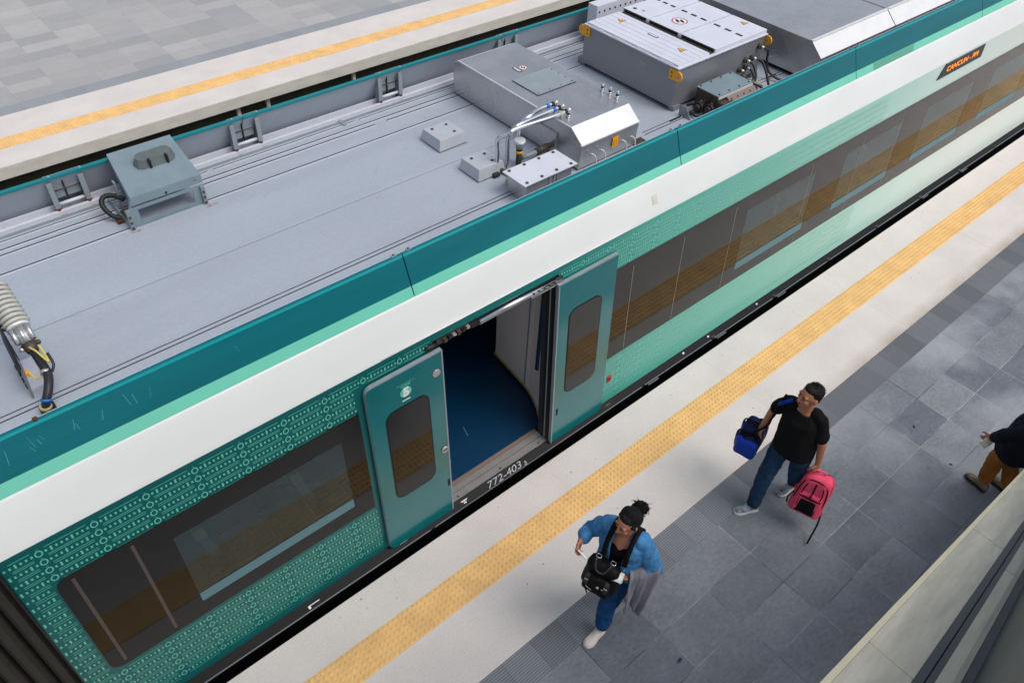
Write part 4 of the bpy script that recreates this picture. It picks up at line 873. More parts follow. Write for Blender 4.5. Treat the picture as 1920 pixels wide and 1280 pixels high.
def ring(c, r0, r1, mtx, m, mb):
    b2 = bmesh.new(); n, k_ = 20, 8; V = []
    for i in range(n):
        a = 2*PI*i/n; V.append([b2.verts.new(((r0+r1*math.cos(2*PI*j/k_))*math.cos(a), (r0+r1*math.cos(2*PI*j/k_))*math.sin(a), r1*math.sin(2*PI*j/k_))) for j in range(k_)])
    for i in range(n):
        for j in range(k_): b2.faces.new([V[i][j], V[(i+1) % n][j], V[(i+1) % n][(j+1) % k_], V[i][(j+1) % k_]])
    mb.add(b2, m, Matrix.Translation(c) @ mtx, True)
mb = MB(); RX = Matrix.Rotation(PI/2, 4, 'Y')
for c in ((6.36, 4.26, 2.62), (6.39, 4.15, 2.63)):
    ring(c, 0.05, 0.012, RX, 'cable', mb); mb.cyl((c[0]-0.03, c[1], c[2]), (c[0]+0.08, c[1], c[2]+0.02), 0.035, 'grime', n=10); mb.sphere((c[0]+0.03, c[1], c[2]+0.05), 0.022, 'grime')
for k in range(9):
    a = random.uniform(6.34, 6.52); b = random.uniform(4.02, 4.3); mb.cyl((a, b, 2.56), (a+random.uniform(-.03, .03), b+random.uniform(-.03, .03), random.uniform(2.6, 2.70)), 0.014, random.choice(['grime', 'dark', 'rust', 'graymetal']), n=7)
mb.tube([(6.36, 4.28, 2.66), (6.33, 4.35, 2.62), (6.37, 4.4, 2.58)], 0.012, 'cable'); mb.tube([(6.30, 4.1, 2.6), (6.26, 4.2, 2.58), (6.3, 4.3, 2.57)], 0.012, 'cable')
mb.prism([(4.20, DZ), (4.36, DZ), (4.36, 2.66), (4.28, 2.66)], 'x', 6.19, 6.198, 'brushed'); mb.build('cable_couplings', T)
mb = MB()
for k in range(8):
    a = 7.03+0.03*k; mb.cyl((a, 4.28-0.03*(k % 3), 2.66), (a+0.05, 4.2-0.02*(k % 4), 2.72-0.012*k), 0.013, ['grime', 'cable', 'graymetal', 'seatb'][k % 4], n=7)
mb.sphere((7.05, 4.26, 2.75), 0.035, 'grime'); mb.sphere((7.11, 4.2, 2.70), 0.03, 'grime'); mb.sphere((7.03, 4.16, 2.74), 0.022, 'seatb')
ring((7.2, 4.12, 2.62), 0.045, 0.012, Matrix.Rotation(0.7, 4, 'X'), 'cable', mb); mb.tube([(7.05, 4.2, 2.72), (7.12, 4.08, 2.7), (7.22, 4.0, 2.6)], 0.012, 'cable'); mb.build('cable_glands', T)
# --- next roof unit (air conditioning) to the right
def acunit(x0, x1):
    prof = [(3.985, 2.60), (3.90, 2.74), (3.90, 2.86), (4.06, 2.995), (6.0, 2.995), (6.18, 2.9), (6.18, 2.6)]
    mb = MB(); mb.prism(prof, 'x', x0, x1, 'steel', ml=['brushed', 'brushed', 'steel_b', 'steel', 'steel_b', 'steel', 'dark'])  # lighter steel on the chamfers paints in the light they catch
    mb.box(x0+0.05, x1-0.05, 4.1, 6.1, DZ, 2.599, 'dark'); mb.box(x0+0.0, x1, 4.045, 4.075, 2.9955, 3.004, 'steel_b'); mb.box(x0-0.008, x0, 4.06, 6.0, 2.95, 3.0, 'steel')
    mb.box((x0+x1)/2-0.3, (x0+x1)/2-0.296, 3.897, 4.05, 2.86, 2.861, 'groove_shade')
    for x in (x0+0.12, x0+0.2, x1-0.2, x1-0.12): mb.tube([(x, 3.90, 2.78), (x+0.012, 3.875, 2.74), (x+0.02, 3.88, 2.68)], 0.006, 'signw', n=6); mb.sphere((x, 3.885, 2.70), 0.012, 'grime')
    o = mb.build('air_conditioner', T)
    mb = MB(); P = [(3.893, 2.83), (3.878, 2.76), (3.874, 2.68), (3.89, 2.60)]; mb.sheet(P, x0+0.45, x1-0.25, 'alu', nx=3)
    for k in range(9): mb.box(x0+0.46+0.1*k, x0+0.48+0.1*k, 3.872, 3.889, 2.815, 2.835, 'grime')
    mb.build('insulated_pad', o); return o
acunit(7.885, 9.40); acunit(9.415, 11.6); acunit(11.62, 14.0)
# conduit box by the far fairing, top of frame
mb = MB(); mb.box(6.62, 7.4, 6.02, 6.16, 2.6, 3.0, 'pale')
for k in range(9):
    for j in range(3): mb.cyl((6.66+0.085*k, 6.018, 2.75+0.09*j), (6.66+0.085*k, 6.02, 2.75+0.09*j), 0.013, 'black', n=8)
mb.build('perforated_box', T)
# --- high voltage cable termination at the left
mb = MB()
a, b = Vector((0.112, 4.70, 2.86)), Vector((0.100, 4.95, 2.995)); d = (b-a); L_ = d.length; d.normalize()
mb.cyl(a, b, 0.052, 'graymetal', n=20)
k = 0.01
while k < L_:
    c0 = a+d*k; mb.cyl(c0, c0+d*0.006, 0.060, 'ceramic', r1=0.084, n=28); mb.cyl(c0+d*0.006, c0+d*0.014, 0.084, 'ceramic', r1=0.079, n=28); k += 0.034
mb.cyl(b, b+d*0.03, 0.07, 'ceramic', r1=0.04, n=20); mb.cyl(b+d*0.03, b+d*0.10, 0.025, 'alu', n=12); TI = mb.build('cable_insulator', T)
mb = MB(); c1 = a-d*0.02; mb.cyl(a, c1, 0.07, 'steel_b', n=20)
for q in (-0.045, 0, 0.045): mb.cyl(a+Vector((q, 0, 0.03)), a+Vector((q, -0.13, -0.035)), 0.017, 'steel', n=8)
mb.cyl(a, a-d*0.14, 0.042, 'alu', n=14); mb.cyl(a-d*0.14, a-d*0.2, 0.05, 'grime', r1=0.034, n=12)
mb.sphere(a-d*0.15+Vector((0.05, 0, 0.0)), 0.018, 'grime'); mb.sphere(a-d*0.16+Vector((-0.05, 0, 0.0)), 0.018, 'alu'); mb.build('clamp', TI)
mb = MB(); mb.hexa([(-0.01, 4.44, 2.70), (-0.005, 4.44, 2.70), (0.005, 4.80, 2.70), (0.0, 4.80, 2.70), (0.025, 4.44, 2.80), (0.03, 4.44, 2.80), (0.03, 4.78, 2.92), (0.025, 4.78, 2.92)], 'blackpaint')
mb.hexa([(-0.01, 4.36, 2.56), (0.0, 4.36, 2.56), (0.01, 4.62, 2.56), (0.0, 4.62, 2.56), (0.02, 4.42, 2.80), (0.03, 4.42, 2.80), (0.035, 4.6, 2.82), (0.025, 4.6, 2.82)], 'brushed')
mb.box(0.0, 0.10, 4.44, 4.74, DZ, 2.565, 'pale')
for k in range(4): mb.box(-0.012, -0.002, 4.47+0.07*k, 4.51+0.07*k, DZ+0.001, 2.566, 'grime')
mb.box(0.02, 0.04, 4.40, 4.44, 2.70, 2.73, 'warn'); mb.build('support_plate', TI)
mb = MB(); P = [tuple(a-d*0.18), (0.125, 4.45, 2.76), (0.125, 4.32, 2.73), (0.09, 4.23, 2.70), (0.045, 4.185, 2.65), (0.03, 4.18, 2.60), (0.03, 4.185, 2.56)]
mb.tube(P, 0.027, 'cable', n=14); mb.cyl((0.122, 4.345, 2.737), (0.117, 4.325, 2.731), 0.031, 'alu'); mb.cyl((0.052, 4.193, 2.665), (0.045, 4.186, 2.65), 0.0305, 'bluetape'); mb.build('black_cable', TI)
mb = MB(); mb.tube([(0.10, 4.56, 2.80), (0.13, 4.47, 2.81), (0.155, 4.38, 2.79), (0.165, 4.37, 2.78), (0.165, 4.44, 2.80), (0.16, 4.50, 2.82)], 0.007, 'ygcable'); mb.tube([(0.04, 4.42, 2.72), (0.06, 4.36, 2.70), (0.1, 4.33, 2.72)], 0.006, 'ygcable'); mb.tube([(0.18, 4.42, 2.80), (0.18, 4.35, 2.76), (0.15, 4.32, 2.73)], 0.009, 'cable'); mb.build('earth_wire', TI)
mb = MB(); mb.box(-0.01, 0.08, 4.15, 4.225, DZ, 2.60, 'dark', bev=0.006); mb.cyl((0.03, 4.185, 2.6), (0.03, 4.185, 2.625), 0.036, 'seatb'); mb.build('cable_gland', TI)
# two little bolts on the left end of the near fairing edge
for x in (-0.28, -0.05):
    mb = MB(); mb.cyl((x, 3.842, 2.862), (x, 3.846, 2.879), 0.014, 'rust', n=8); mb.build('bolt', T)

# ============================================================ ESCALATOR flank in the foreground
E_ = thing('escalator', 'pale escalator balustrade running down past the lower right corner to the platform', 'escalator', (8.0, -0.3, 0))
ang = math.atan(0.586); dx, dz = math.cos(ang), -math.sin(ang)
def ez(x, h=0.0): return 3.755-0.586*(x-1.6)+h
def strip(mb, y0, y1, h0, h1, m, xa=-1.2, xb=7.9, t=0.03, nx=1):
    mb.hexa([(xa, y0, ez(xa, h0)-t), (xb, y0, ez(xb, h0)-t), (xb, y1, ez(xb, h1)-t), (xa, y1, ez(xa, h1)-t), (xa, y0, ez(xa, h0)), (xb, y0, ez(xb, h0)), (xb, y1, ez(xb, h1)), (xa, y1, ez(xa, h1))], m)
mb = MB(); strip(mb, 0.063, 0.087, -0.006, -0.006, 'esctrim', t=0.05); mb.build('outer_trim', E_)
cutsx = [-1.2, 1.0, 2.05, 4.02, 5.9, 7.9]
for a_, b_ in zip(cutsx, cutsx[1:]):
    mb = MB(); strip(mb, -0.126, 0.062, 0.0, 0.0, 'escdeck', a_+0.004, b_-0.004); mb.build('deck_plate', E_)
mb = MB(); strip(mb, -0.124, 0.060, -0.0025, -0.0025, 'esctrim'); mb.build('deck_underlay', E_)
mb = MB(); strip(mb, -0.158, -0.127, -0.004, -0.004, 'escch'); strip(mb, -0.188, -0.164, -0.004, -0.004, 'escch'); strip(mb, -0.165, -0.157, -0.03, -0.03, 'dark'); mb.build('channel', E_)
for a_, b_ in ((-1.2, 1.2), (1.2, 3.75), (3.75, 6.0), (6.0, 7.9)):
    mb = MB(); strip(mb, -0.238, -0.189, 0.0, 0.0, 'escdeck', a_+0.003, b_-0.003); strip(mb, -0.262, -0.2385, -0.006, 0.0, 'escdeck', a_+0.003, b_-0.003); mb.build('inner_deck', E_)
mb = MB(); strip(mb, -0.30, -0.264, -0.012, -0.012, 'escch'); mb.box(-1.2, -1.15, -1.2, -0.3, 4.0, 5.2, 'dark')
mb.hexa([(-1.2, -1.4, ez(-1.2)-0.4), (7.9, -1.4, ez(7.9)-0.4), (7.9, -0.3, ez(7.9)-0.4), (-1.2, -0.3, ez(-1.2)-0.4), (-1.2, -1.4, ez(-1.2)-0.3), (7.9, -1.4, ez(7.9)-0.3), (7.9, -0.3, ez(7.9)-0.3), (-1.2, -0.3, ez(-1.2)-0.3)], 'escch'); mb.build('step_tray', E_)
mb = MB(); mb.hexa([(-1.2, -0.315, ez(-1.2)-0.3), (7.9, -0.315, ez(7.9)-0.3), (7.9, -0.301, ez(7.9)-0.3), (-1.2, -0.301, ez(-1.2)-0.3), (-1.2, -0.315, ez(-1.2)+0.85), (7.9, -0.315, ez(7.9)+0.85), (7.9, -0.301, ez(7.9)+0.85), (-1.2, -0.301, ez(-1.2)+0.85)], 'escglass'); mb.build('balustrade_panel', E_)
mb = MB(); mb.hexa([(-1.2, -0.35, ez(-1.2)-1.0), (7.9, -0.35, ez(7.9)-1.0+0.8), (7.9, 0.055, ez(7.9)-0.2), (-1.2, 0.055, ez(-1.2)-1.0), (-1.2, -0.35, ez(-1.2)-0.06), (7.9, -0.35, ez(7.9)-0.06), (7.9, 0.055, ez(7.9)-0.06), (-1.2, 0.055, ez(-1.2)-0.06)], 'concrete'); mb.build('truss_cladding', E_)

#PEOPLE
# ============================================================ PEOPLE
def remesh(name, parts, m, parent, voxel=0.009, smooth=4, fold=0.0, fscale=(9, 9, 5), cut=None, solid=0.0, seed=0.0, creases=None):
    bm = bmesh.new()
    for p in parts:
        k = p[0]
        if k == 'cap':
            _, a, b, r0, r1 = p; a, b = Vector(a), Vector(b); d = b-a
            for c, r in ((a, r0), (b, r1)):
                bmesh.ops.create_icosphere(bm, subdivisions=2, radius=r, matrix=Matrix.Translation(c))
            if d.length > 1e-5:
                q = d.to_track_quat('Z', 'Y').to_matrix().to_4x4()
                bmesh.ops.create_cone(bm, cap_ends=True, segments=18, radius1=r0, radius2=r1, depth=d.length, matrix=Matrix.Translation((a+b)/2) @ q)
        elif k == 'ell':
            _, c, rad, rot = p
            bmesh.ops.create_icosphere(bm, subdivisions=3, radius=1, matrix=Matrix.Translation(c) @ (rot.to_4x4() if rot else Matrix.Identity(4)) @ Matrix.Diagonal((*rad, 1)))
        elif k == 'loft':      # rings: (centre, rs, rf, side vector, front vector)
            _, rings = p; n = 24; V = []
            for c, rs, rf, sv, fv in rings:
                V.append([bm.verts.new(Vector(c)+Vector(sv)*rs*math.copysign(abs(math.cos(2*PI*j/n))**0.85, math.cos(2*PI*j/n))+Vector(fv)*rf*math.sin(2*PI*j/n)) for j in range(n)])
            for A, B in zip(V, V[1:]):
                for j in range(n): bm.faces.new([A[j], A[(j+1) % n], B[(j+1) % n], B[j]])
            bm.faces.new(V[0][::-1]); bm.faces.new(V[-1])
    bmesh.ops.recalc_face_normals(bm, faces=bm.faces[:])
    me = bpy.data.meshes.new(name+"_src"); bm.to_mesh(me); bm.free()
    ob = bpy.data.objects.new(name+"_src", me); C.objects.link(ob)
    md = ob.modifiers.new("r", 'REMESH'); md.mode = 'VOXEL'; md.voxel_size = voxel
    sm = ob.modifiers.new("s", 'SMOOTH'); sm.iterations = smooth; sm.factor = 0.6
    dg = bpy.context.evaluated_depsgraph_get(); me2 = bpy.data.meshes.new_from_object(ob.evaluated_get(dg))
    bpy.data.objects.remove(ob); me2.name = name
    b = bmesh.new(); b.from_mesh(me2); b.normal_update()
    if fold:
        for v in b.verts:
            q = Vector((v.co.x*fscale[0]+seed, v.co.y*fscale[1], v.co.z*fscale[2]))
            nz = noise.noise(q)+0.5*noise.noise(q*2.3)
            ridge = 1-abs(noise.noise(q*1.4+Vector((5, 5, 5))))*2
            v.co += v.normal*fold*(nz*0.7+ridge*0.5)
    if cut:
        bmesh.ops.delete(b, geom=[f for f in b.faces if cut(f.calc_center_median())], context='FACES')
    if cut:
        for it in range(30):
            new = {}
            for v in b.verts:
                nb = [e.other_vert(v).co for e in v.link_edges if e.is_boundary]
                if len(nb) == 2: new[v] = v.co*0.4+(nb[0]+nb[1])*0.3
            for v, c_ in new.items(): v.co = c_
    for f in b.faces: f.smooth = True
    b.to_mesh(me2); b.free(); me2.materials.clear(); me2.materials.append(MT[m])
    o = bpy.data.objects.new(name, me2); C.objects.link(o)
    if solid: s_ = o.modifiers.new("t", 'SOLIDIFY'); s_.thickness = solid; s_.offset = 1
    if parent: o.parent = parent; o.matrix_parent_inverse = parent.matrix_world.inverted()
    return o
V3 = Vector
def hand_parts(wrist, d, palm, thumb_side, curl=0.6, s=1.0):
    """d: direction of fingers; palm: palm normal; thumb_side: unit towards the thumb."""
    w = V3(wrist); d = V3(d).normalized(); p = V3(palm); p = (p-d*p.dot(d)).normalized(); t = d.cross(p)
    if t.dot(V3(thumb_side)) < 0: t = -t
    P = []; kn = w+d*0.085*s
    P.append(('cap', w, w+d*0.03*s, 0.025*s, 0.028*s))
    for k in range(4):
        off = (1.5-k)*0.021*s; P.append(('cap', w+d*0.03*s+t*off*0.7, kn+t*off, 0.0155*s, 0.0125*s))
    for k, L in enumerate((0.068, 0.077, 0.071, 0.054)):
        a = kn+t*(1.5-k)*0.0215*s; cdir = d; ang = curl*(0.85+0.12*k)
        for seg, f_ in enumerate((0.45, 0.31, 0.24)):
            cdir = (Matrix.Rotation(ang*(0.6 if seg == 0 else 0.9), 3, t.cross(V3((0, 0, 0))) if False else (d.cross(p))) @ cdir) if (Matrix.Rotation(0.1, 3, d.cross(p)) @ d).dot(p) > 0 else (Matrix.Rotation(-ang*(0.6 if seg == 0 else 0.9), 3, d.cross(p)) @ cdir)
            b = a+cdir*L*f_*s; P.append(('cap', a, b, (0.0098-0.0011*seg)*s, (0.0088-0.0011*seg)*s)); a = b
    a = w+d*0.022*s+t*0.022*s; e1 = a+(d*0.5+t*0.75+p*0.25).normalized()*0.040*s; e2 = e1+(d*0.8+t*0.25+p*0.45).normalized()*0.030*s; e3 = e2+(d*0.85+p*0.5).normalized()*0.022*s
    P += [('cap', a, e1, 0.0155*s, 0.0125*s), ('cap', e1, e2, 0.0115*s, 0.0105*s), ('cap', e2, e3, 0.0105*s, 0.0085*s)]
    return P
def head_parts(c, F, U, s=1.0):
    F = V3(F).normalized(); U = V3(U); U = (U-F*U.dot(F)).normalized(); S_ = F.cross(U)   # S_: right-hand side
    rot = Matrix((S_, F, U)).transposed(); c = V3(c); q = lambda a, b, d: c+S_*a*s+F*b*s+U*d*s
    P = [('ell', q(0, -0.008, 0.022), (0.074*s, 0.094*s, 0.090*s), rot), ('ell', q(0, 0.024, -0.042), (0.056*s, 0.066*s, 0.068*s), rot), ('ell', q(0, 0.058, -0.086), (0.026*s, 0.022*s, 0.018*s), rot),
         ('cap', q(0, 0.084, 0.012), q(0, 0.104, -0.028), 0.009*s, 0.0135*s), ('ell', q(0.013, 0.092, -0.032), (0.009*s, 0.010*s, 0.008*s), rot), ('ell', q(-0.013, 0.092, -0.032), (0.009*s, 0.010*s, 0.008*s), rot),
         ('cap', q(-0.044, 0.072, 0.030), q(0.044, 0.072, 0.030), 0.013*s, 0.013*s), ('ell', q(0.040, 0.058, -0.022), (0.022*s, 0.022*s, 0.02*s), rot), ('ell', q(-0.040, 0.058, -0.022), (0.022*s, 0.022*s, 0.02*s), rot),
         ('ell', q(0, 0.078, -0.056), (0.024*s, 0.014*s, 0.014*s), rot)]
    for e in (-1, 1): P.append(('ell', q(e*0.076, -0.012, -0.008), (0.010*s, 0.019*s, 0.032*s), rot))
    return P, q, rot
def face_bits(q, rot, s, parent):
    for e in (-1, 1):
        mb = MB(); mb.sphere(q(e*0.030, 0.0745, 0.008), 0.0105*s, 'eyew', sc=(1.15, 0.6, 0.42), mtx=rot); mb.sphere(q(e*0.0295, 0.0785, 0.008), 0.0060*s, 'black', mtx=rot); mb.build('eye', parent)
        mb = MB(); mb.tube([q(e*0.015, 0.087, 0.026), q(e*0.031, 0.086, 0.032), q(e*0.048, 0.076, 0.027)], 0.0038*s, 'hair', n=6); mb.build('eyebrow', parent)
    mb = MB(); mb.tube([q(-0.022, 0.086, -0.056), q(-0.008, 0.0935, -0.053), q(0.008, 0.0935, -0.053), q(0.022, 0.086, -0.056)], 0.0048*s, 'lips', n=6); mb.tube([q(-0.018, 0.086, -0.0585), q(0, 0.0925, -0.063), q(0.018, 0.086, -0.0585)], 0.0052*s, 'lips', n=6); mb.build('mouth', parent)
def shoe(name, heel, toe, h, m, ms, parent, w=0.042, lace=None):
    heel, toe = V3(heel), V3(toe); d = (toe-heel); L = d.length; d.normalize(); up = V3((0, 0, 1)); up = (up-d*up.dot(d)).normalized(); s_ = d.cross(up)
    rg = []
    for t, ww, hh in ((0.0, 0.55, 0.75), (0.06, 0.78, 1.0), (0.25, 0.82, 1.05), (0.42, 0.84, 0.86), (0.6, 0.98, 0.62), (0.78, 1.02, 0.48), (0.92, 0.82, 0.38), (1.0, 0.45, 0.26)):
        rg.append((heel+d*L*t+up*(h*hh*0.5+0.012), w*ww, h*hh*0.5, s_, up))
    o = remesh(name, [('loft', rg)], m, parent, voxel=0.007, smooth=3)
    mb = MB(); n = 10; P = []
    for t, ww in ((0, 0.5), (0.04, 0.8), (0.25, 0.86), (0.42, 0.82), (0.62, 1.04), (0.8, 1.08), (0.93, 0.85), (1.02, 0.4)): P.append((t, ww))
    lo, hi = [], []
    for sg in (1, -1):
        for t, ww in (P if sg == 1 else P[::-1]):
            c = heel+d*L*t+s_*w*ww*1.05*sg; lo.append(mb.bm.verts.new(c-up*0.002)); hi.append(mb.bm.verts.new(c+up*0.020))
    mb.mi(ms); k = len(lo)
    for j in range(k): mb.bm.faces.new([lo[j], lo[(j+1) % k], hi[(j+1) % k], hi[j]])
    mb.bm.faces.new(lo[::-1]); mb.bm.faces.new(hi); mb.build('sole', o)
    if lace:
        mb = MB()
        for j in range(4):
            t = 0.40+0.07*j; c = heel+d*L*t+up*(h*(0.90-0.42*(t-0.4)/0.3*0.8)+0.012); mb.tube([c-s_*0.02-up*0.004, c+up*0.003, c+s_*0.02-up*0.004], 0.0035, lace, n=6, sub=3)
        mb.build('laces', o)
    return o
def lerp(a, b, t): return V3(a).lerp(V3(b), t)
def torso(pel, chest, neck, s_, f_, dims):
    pel, chest, neck = V3(pel), V3(chest), V3(neck); R_ = []
    for (t, rs, rf) in dims:
        c = lerp(pel, chest, t) if t <= 1 else lerp(chest, neck, t-1); R_.append((c, rs, rf, s_, f_))
    return ('loft', R_)
def limbs(J, r, infl=0.0):
    P = []
    for a, b, r0, r1 in r: P.append(('cap', J[a], J[b], r0+infl, r1+infl))
    return P

# ---------------- man with two bags
man = thing('person', 'man in black t-shirt and blue jeans walking with a blue bag and a pink backpack', 'person', (5.0, 1.57, 0))
f_ = V3((-0.985, -0.17, 0)).normalized(); s_ = V3((f_.y, -f_.x, 0))
J = dict(pel=(4.985, 1.545, .90), chest=(4.975, 1.575, 1.28), neck=(4.965, 1.58, 1.43), head=(4.93, 1.585, 1.585), shR=(4.955, 1.75, 1.375), shL=(4.995, 1.425, 1.375), elR=(4.99, 1.845, 1.12), wrR=(4.958, 1.872, .895),
         elL=(5.015, 1.345, 1.115), wrL=(5.03, 1.305, .865), hiR=(4.975, 1.635, .88), hiL=(4.99, 1.46, .88), knR=(4.85, 1.63, .485), anR=(4.805, 1.605, .10), knL=(5.10, 1.45, .49), anL=(5.285, 1.495, .15))
J = {k: V3(v) for k, v in J.items()}
hf = V3((-0.90, 0.42, 0.0)).normalized()
HP, hq, hrot = head_parts(J['head'], hf, (0, 0, 1))
arms = limbs(J, [('shR', 'elR', .032, .040), ('elR', 'wrR', .040, .026), ('shL', 'elL', .032, .040), ('elL', 'wrL', .040, .026)])
body_ = [torso(J['pel'], J['chest'], J['neck'], s_, f_, [(-.12, .13, .09), (0.1, .155, .105), (.5, .145, .105), (1, .145, .10), (1.5, .11, .07), (1.95, .06, .055)])] + arms
body_ += [('cap', J['neck']-V3((0, 0, .03)), J['head']-hf*0.01-V3((0, 0, .03)), .058, .054)] + HP
body_ += limbs(J, [('hiR', 'knR', .078, .052), ('knR', 'anR', .05, .034), ('hiL', 'knL', .078, .052), ('knL', 'anL', .05, .034)])
body_ += hand_parts(J['wrR'], (0.02, 0.0, -1), (0.3, -1, 0), f_, 0.95) + hand_parts(J['wrL'], (0.02, -0.03, -1), (0.2, 1, 0), f_, 0.95)
remesh('body', body_, 'skin', man, voxel=0.0065, smooth=3)
face_bits(hq, hrot, 1.0, man)
remesh('hair', [('ell', hq(0, -0.030, 0.042), (0.080, 0.086, 0.082), hrot), ('ell', hq(0, 0.012, 0.086), (0.060, 0.050, 0.030), hrot), ('ell', hq(0, -0.055, -0.015), (0.064, 0.05, 0.06), hrot)], 'hair', man, voxel=0.005, smooth=2, fold=0.004, fscale=(45, 45, 45))
mb = MB(); rh = random.Random(4)
for k in range(420):
    th = rh.uniform(0, 2*PI); ph = rh.uniform(0.0, 1.45); n_ = V3((math.sin(ph)*math.cos(th), math.sin(ph)*math.sin(th), math.cos(ph)))
    p0 = hq(0.080*n_.x*.98, -0.030+0.086*n_.y*.98, 0.042+0.082*n_.z*.98); dr = (hrot @ (n_+V3((rh.uniform(-.6, .6), rh.uniform(-.1, .9), rh.uniform(-.4, .2))))).normalized()
    mb.cyl(p0, p0+dr*rh.uniform(.008, .016), 0.0016, 'hair', r1=0.0005, n=4, caps=False)
mb.build('short_hair_strands', man)
shirt = [torso(J['pel'], J['chest'], J['neck'], s_, f_, [(-.10, .185, .145), (0.15, .186, .150), (.5, .180, .148), (1, .170, .132), (1.35, .150, .102), (1.68, .10, .080)]),
         ('cap', lerp(J['shR'], J['neck'], .45), J['shR']-V3((0, 0, .012)), .052, .050), ('cap', lerp(J['shL'], J['neck'], .45), J['shL']-V3((0, 0, .012)), .052, .050), ('cap', J['shR']-V3((0, 0, .012)), lerp(J['shR'], J['elR'], .72), .051, .060), ('cap', J['shL']-V3((0, 0, .012)), lerp(J['shL'], J['elL'], .72), .051, .062)]
remesh('t_shirt', shirt, 'blackc', man, fold=0.009, fscale=(9, 9, 5), seed=2)
remesh('jeans', [torso(J['pel'], J['chest'], J['neck'], s_, f_, [(-.22, .14, .10), (0, .172, .125), (.22, .165, .12)])] + limbs(J, [('hiR', 'knR', .095, .072), ('hiL', 'knL', .095, .072)]) + [('cap', J['knR'], J['anR']+V3((0, 0, .03)), .070, .062), ('cap', J['knL'], J['anL']+V3((0, 0, .03)), .070, .062)], 'jeans', man, fold=0.014, fscale=(10, 10, 8), seed=4)
shoe('shoe', (4.865, 1.572, .004), (4.655, 1.692, .004), .095, 'shoeg', 'sole', man, lace='signw')
shoe('shoe', (5.345, 1.475, .085), (5.16, 1.54, .006), .095, 'shoeg', 'sole', man, lace='signw')
mb = MB(); mb.tube([(4.93, 1.70, 1.43), (4.90, 1.745, 1.39), (4.893, 1.785, 1.33)], 0.018, 'duffel', n=8); mb.build('sleeve_patch', man)

bag = thing('duffel_bag', 'royal blue duffel bag held in the walking man\'s right hand', 'bag', (4.93, 1.93, .70))
def rbox(mb, c, ax, hs, m, bev=0.03, taper=0.0):
    b2 = bmesh.new(); bmesh.ops.create_cube(b2, size=2)
    for v in b2.verts:
        k = 1-taper if v.co.z > 0 else 1; v.co = V3((v.co.x*hs[0]*k, v.co.y*hs[1]*k, v.co.z*hs[2]))
    bmesh.ops.bevel(b2, geom=b2.edges[:], offset=bev, segments=3, affect='EDGES', profile=0.5)
    bmesh.ops.subdivide_edges(b2, edges=[e for e in b2.edges if e.calc_length() > 0.05], cuts=4, use_grid_fill=True)
    X, Y, Z = [V3(a).normalized() for a in ax]; MM = Matrix((X, Y, Z)).transposed().to_4x4(); MM.translation = V3(c)
    b2.normal_update()
    for v in b2.verts: v.co += v.normal*0.008*noise.noise(v.co*14+V3(c))
    mb.add(b2, m, MM, True); return MM
bx = V3((-0.93, -0.25, -0.12)).normalized(); by = V3((0.25, -0.93, 0)).normalized(); bz = bx.cross(by); bz = bz if bz.z > 0 else -bz
mb = MB(); MM = rbox(mb, (4.95, 1.925, .705), (bx, by, bz), (.175, .105, .118), 'duffeld', 0.055); mb.build('bag_body', bag)
mb = MB(); rbox(mb, V3((4.95, 1.925, .705))+bx*0.145, (bx, by, bz), (.042, .101, .113), 'duffel', 0.036); mb.build('end_panel', bag)
mb = MB(); rbox(mb, V3((4.95, 1.925, .705))+by*-0.10+bz*-.02, (bx, by, bz), (.10, .022, .08), 'duffel', 0.015); mb.build('side_pocket', bag)
for sg in (-1, 1):
    mb = MB(); c = V3((4.95, 1.925, .705)); mb.tube([c+bx*-0.09+by*sg*.09+bz*.09, c+bx*-0.05+by*sg*.05+bz*.15, V3((4.958, 1.872, .80))+bx*-0.02, V3((4.958, 1.872, .80))+bx*0.03, c+bx*0.08+by*sg*.05+bz*.14, c+bx*0.11+by*sg*.09+bz*.09], 0.009, 'strap', n=8); mb.build('handle', bag)
mb = MB(); c = V3((4.95, 1.925, .705)); mb.tube([c+bx*0.12+bz*.12+by*-.05, V3((4.93, 1.83, .95)), V3((4.91, 1.80, 1.12)), V3((4.895, 1.785, 1.28))], 0.010, 'strap', n=6); mb.tube([c+bx*-0.15+bz*.1, V3((5.02, 1.84, 1.0)), V3((4.97, 1.80, 1.25)), V3((4.93, 1.77, 1.44)), V3((4.895, 1.785, 1.28))], 0.010, 'strap', n=6); mb.build('shoulder_strap', bag)
mb = MB(); c = V3((4.95, 1.925, .705))
for sg in (0.35, -0.4): mb.tube([c+bx*sg*.19-by*.12-bz*.1, c+bx*sg*.19-by*.122+bz*.08, c+bx*sg*.19-by*.08+bz*.128, c+bx*sg*.19+by*.08+bz*.128], 0.008, 'strap', n=6)
mb.build('webbing', bag)

pk = thing('backpack', 'coral pink backpack with black mesh pocket hanging from the man\'s left hand', 'backpack', (5.04, 1.24, .42))
px = V3((-0.30, 0.95, 0.0)).normalized(); pz = V3((0.10, 0.02, 1)).normalized(); py = pz.cross(px).normalized(); py = -py if py.x > 0 else py   # py: outward front (-x, towards camera)
px = py.cross(pz)
pc = V3((5.055, 1.240, .460))
def pp(a, b, c): return pc+px*a+py*b+pz*c
mb = MB(); rbox(mb, pc, (px, py, pz), (.158, .085, .250), 'pink', 0.06, taper=0.20); mb.build('pack_body', pk)
mb = MB(); rbox(mb, pp(0, .072, -.075), (px, py, pz), (.118, .03, .13), 'pink', 0.024, taper=0.1); mb.build('front_pocket', pk)
mb = MB(); rbox(mb, pp(0.0, .094, -.10), (px, py, pz), (.082, .014, .085), 'strap', 0.010, taper=0.15); mb.build('mesh_panel', pk)
mb = MB()
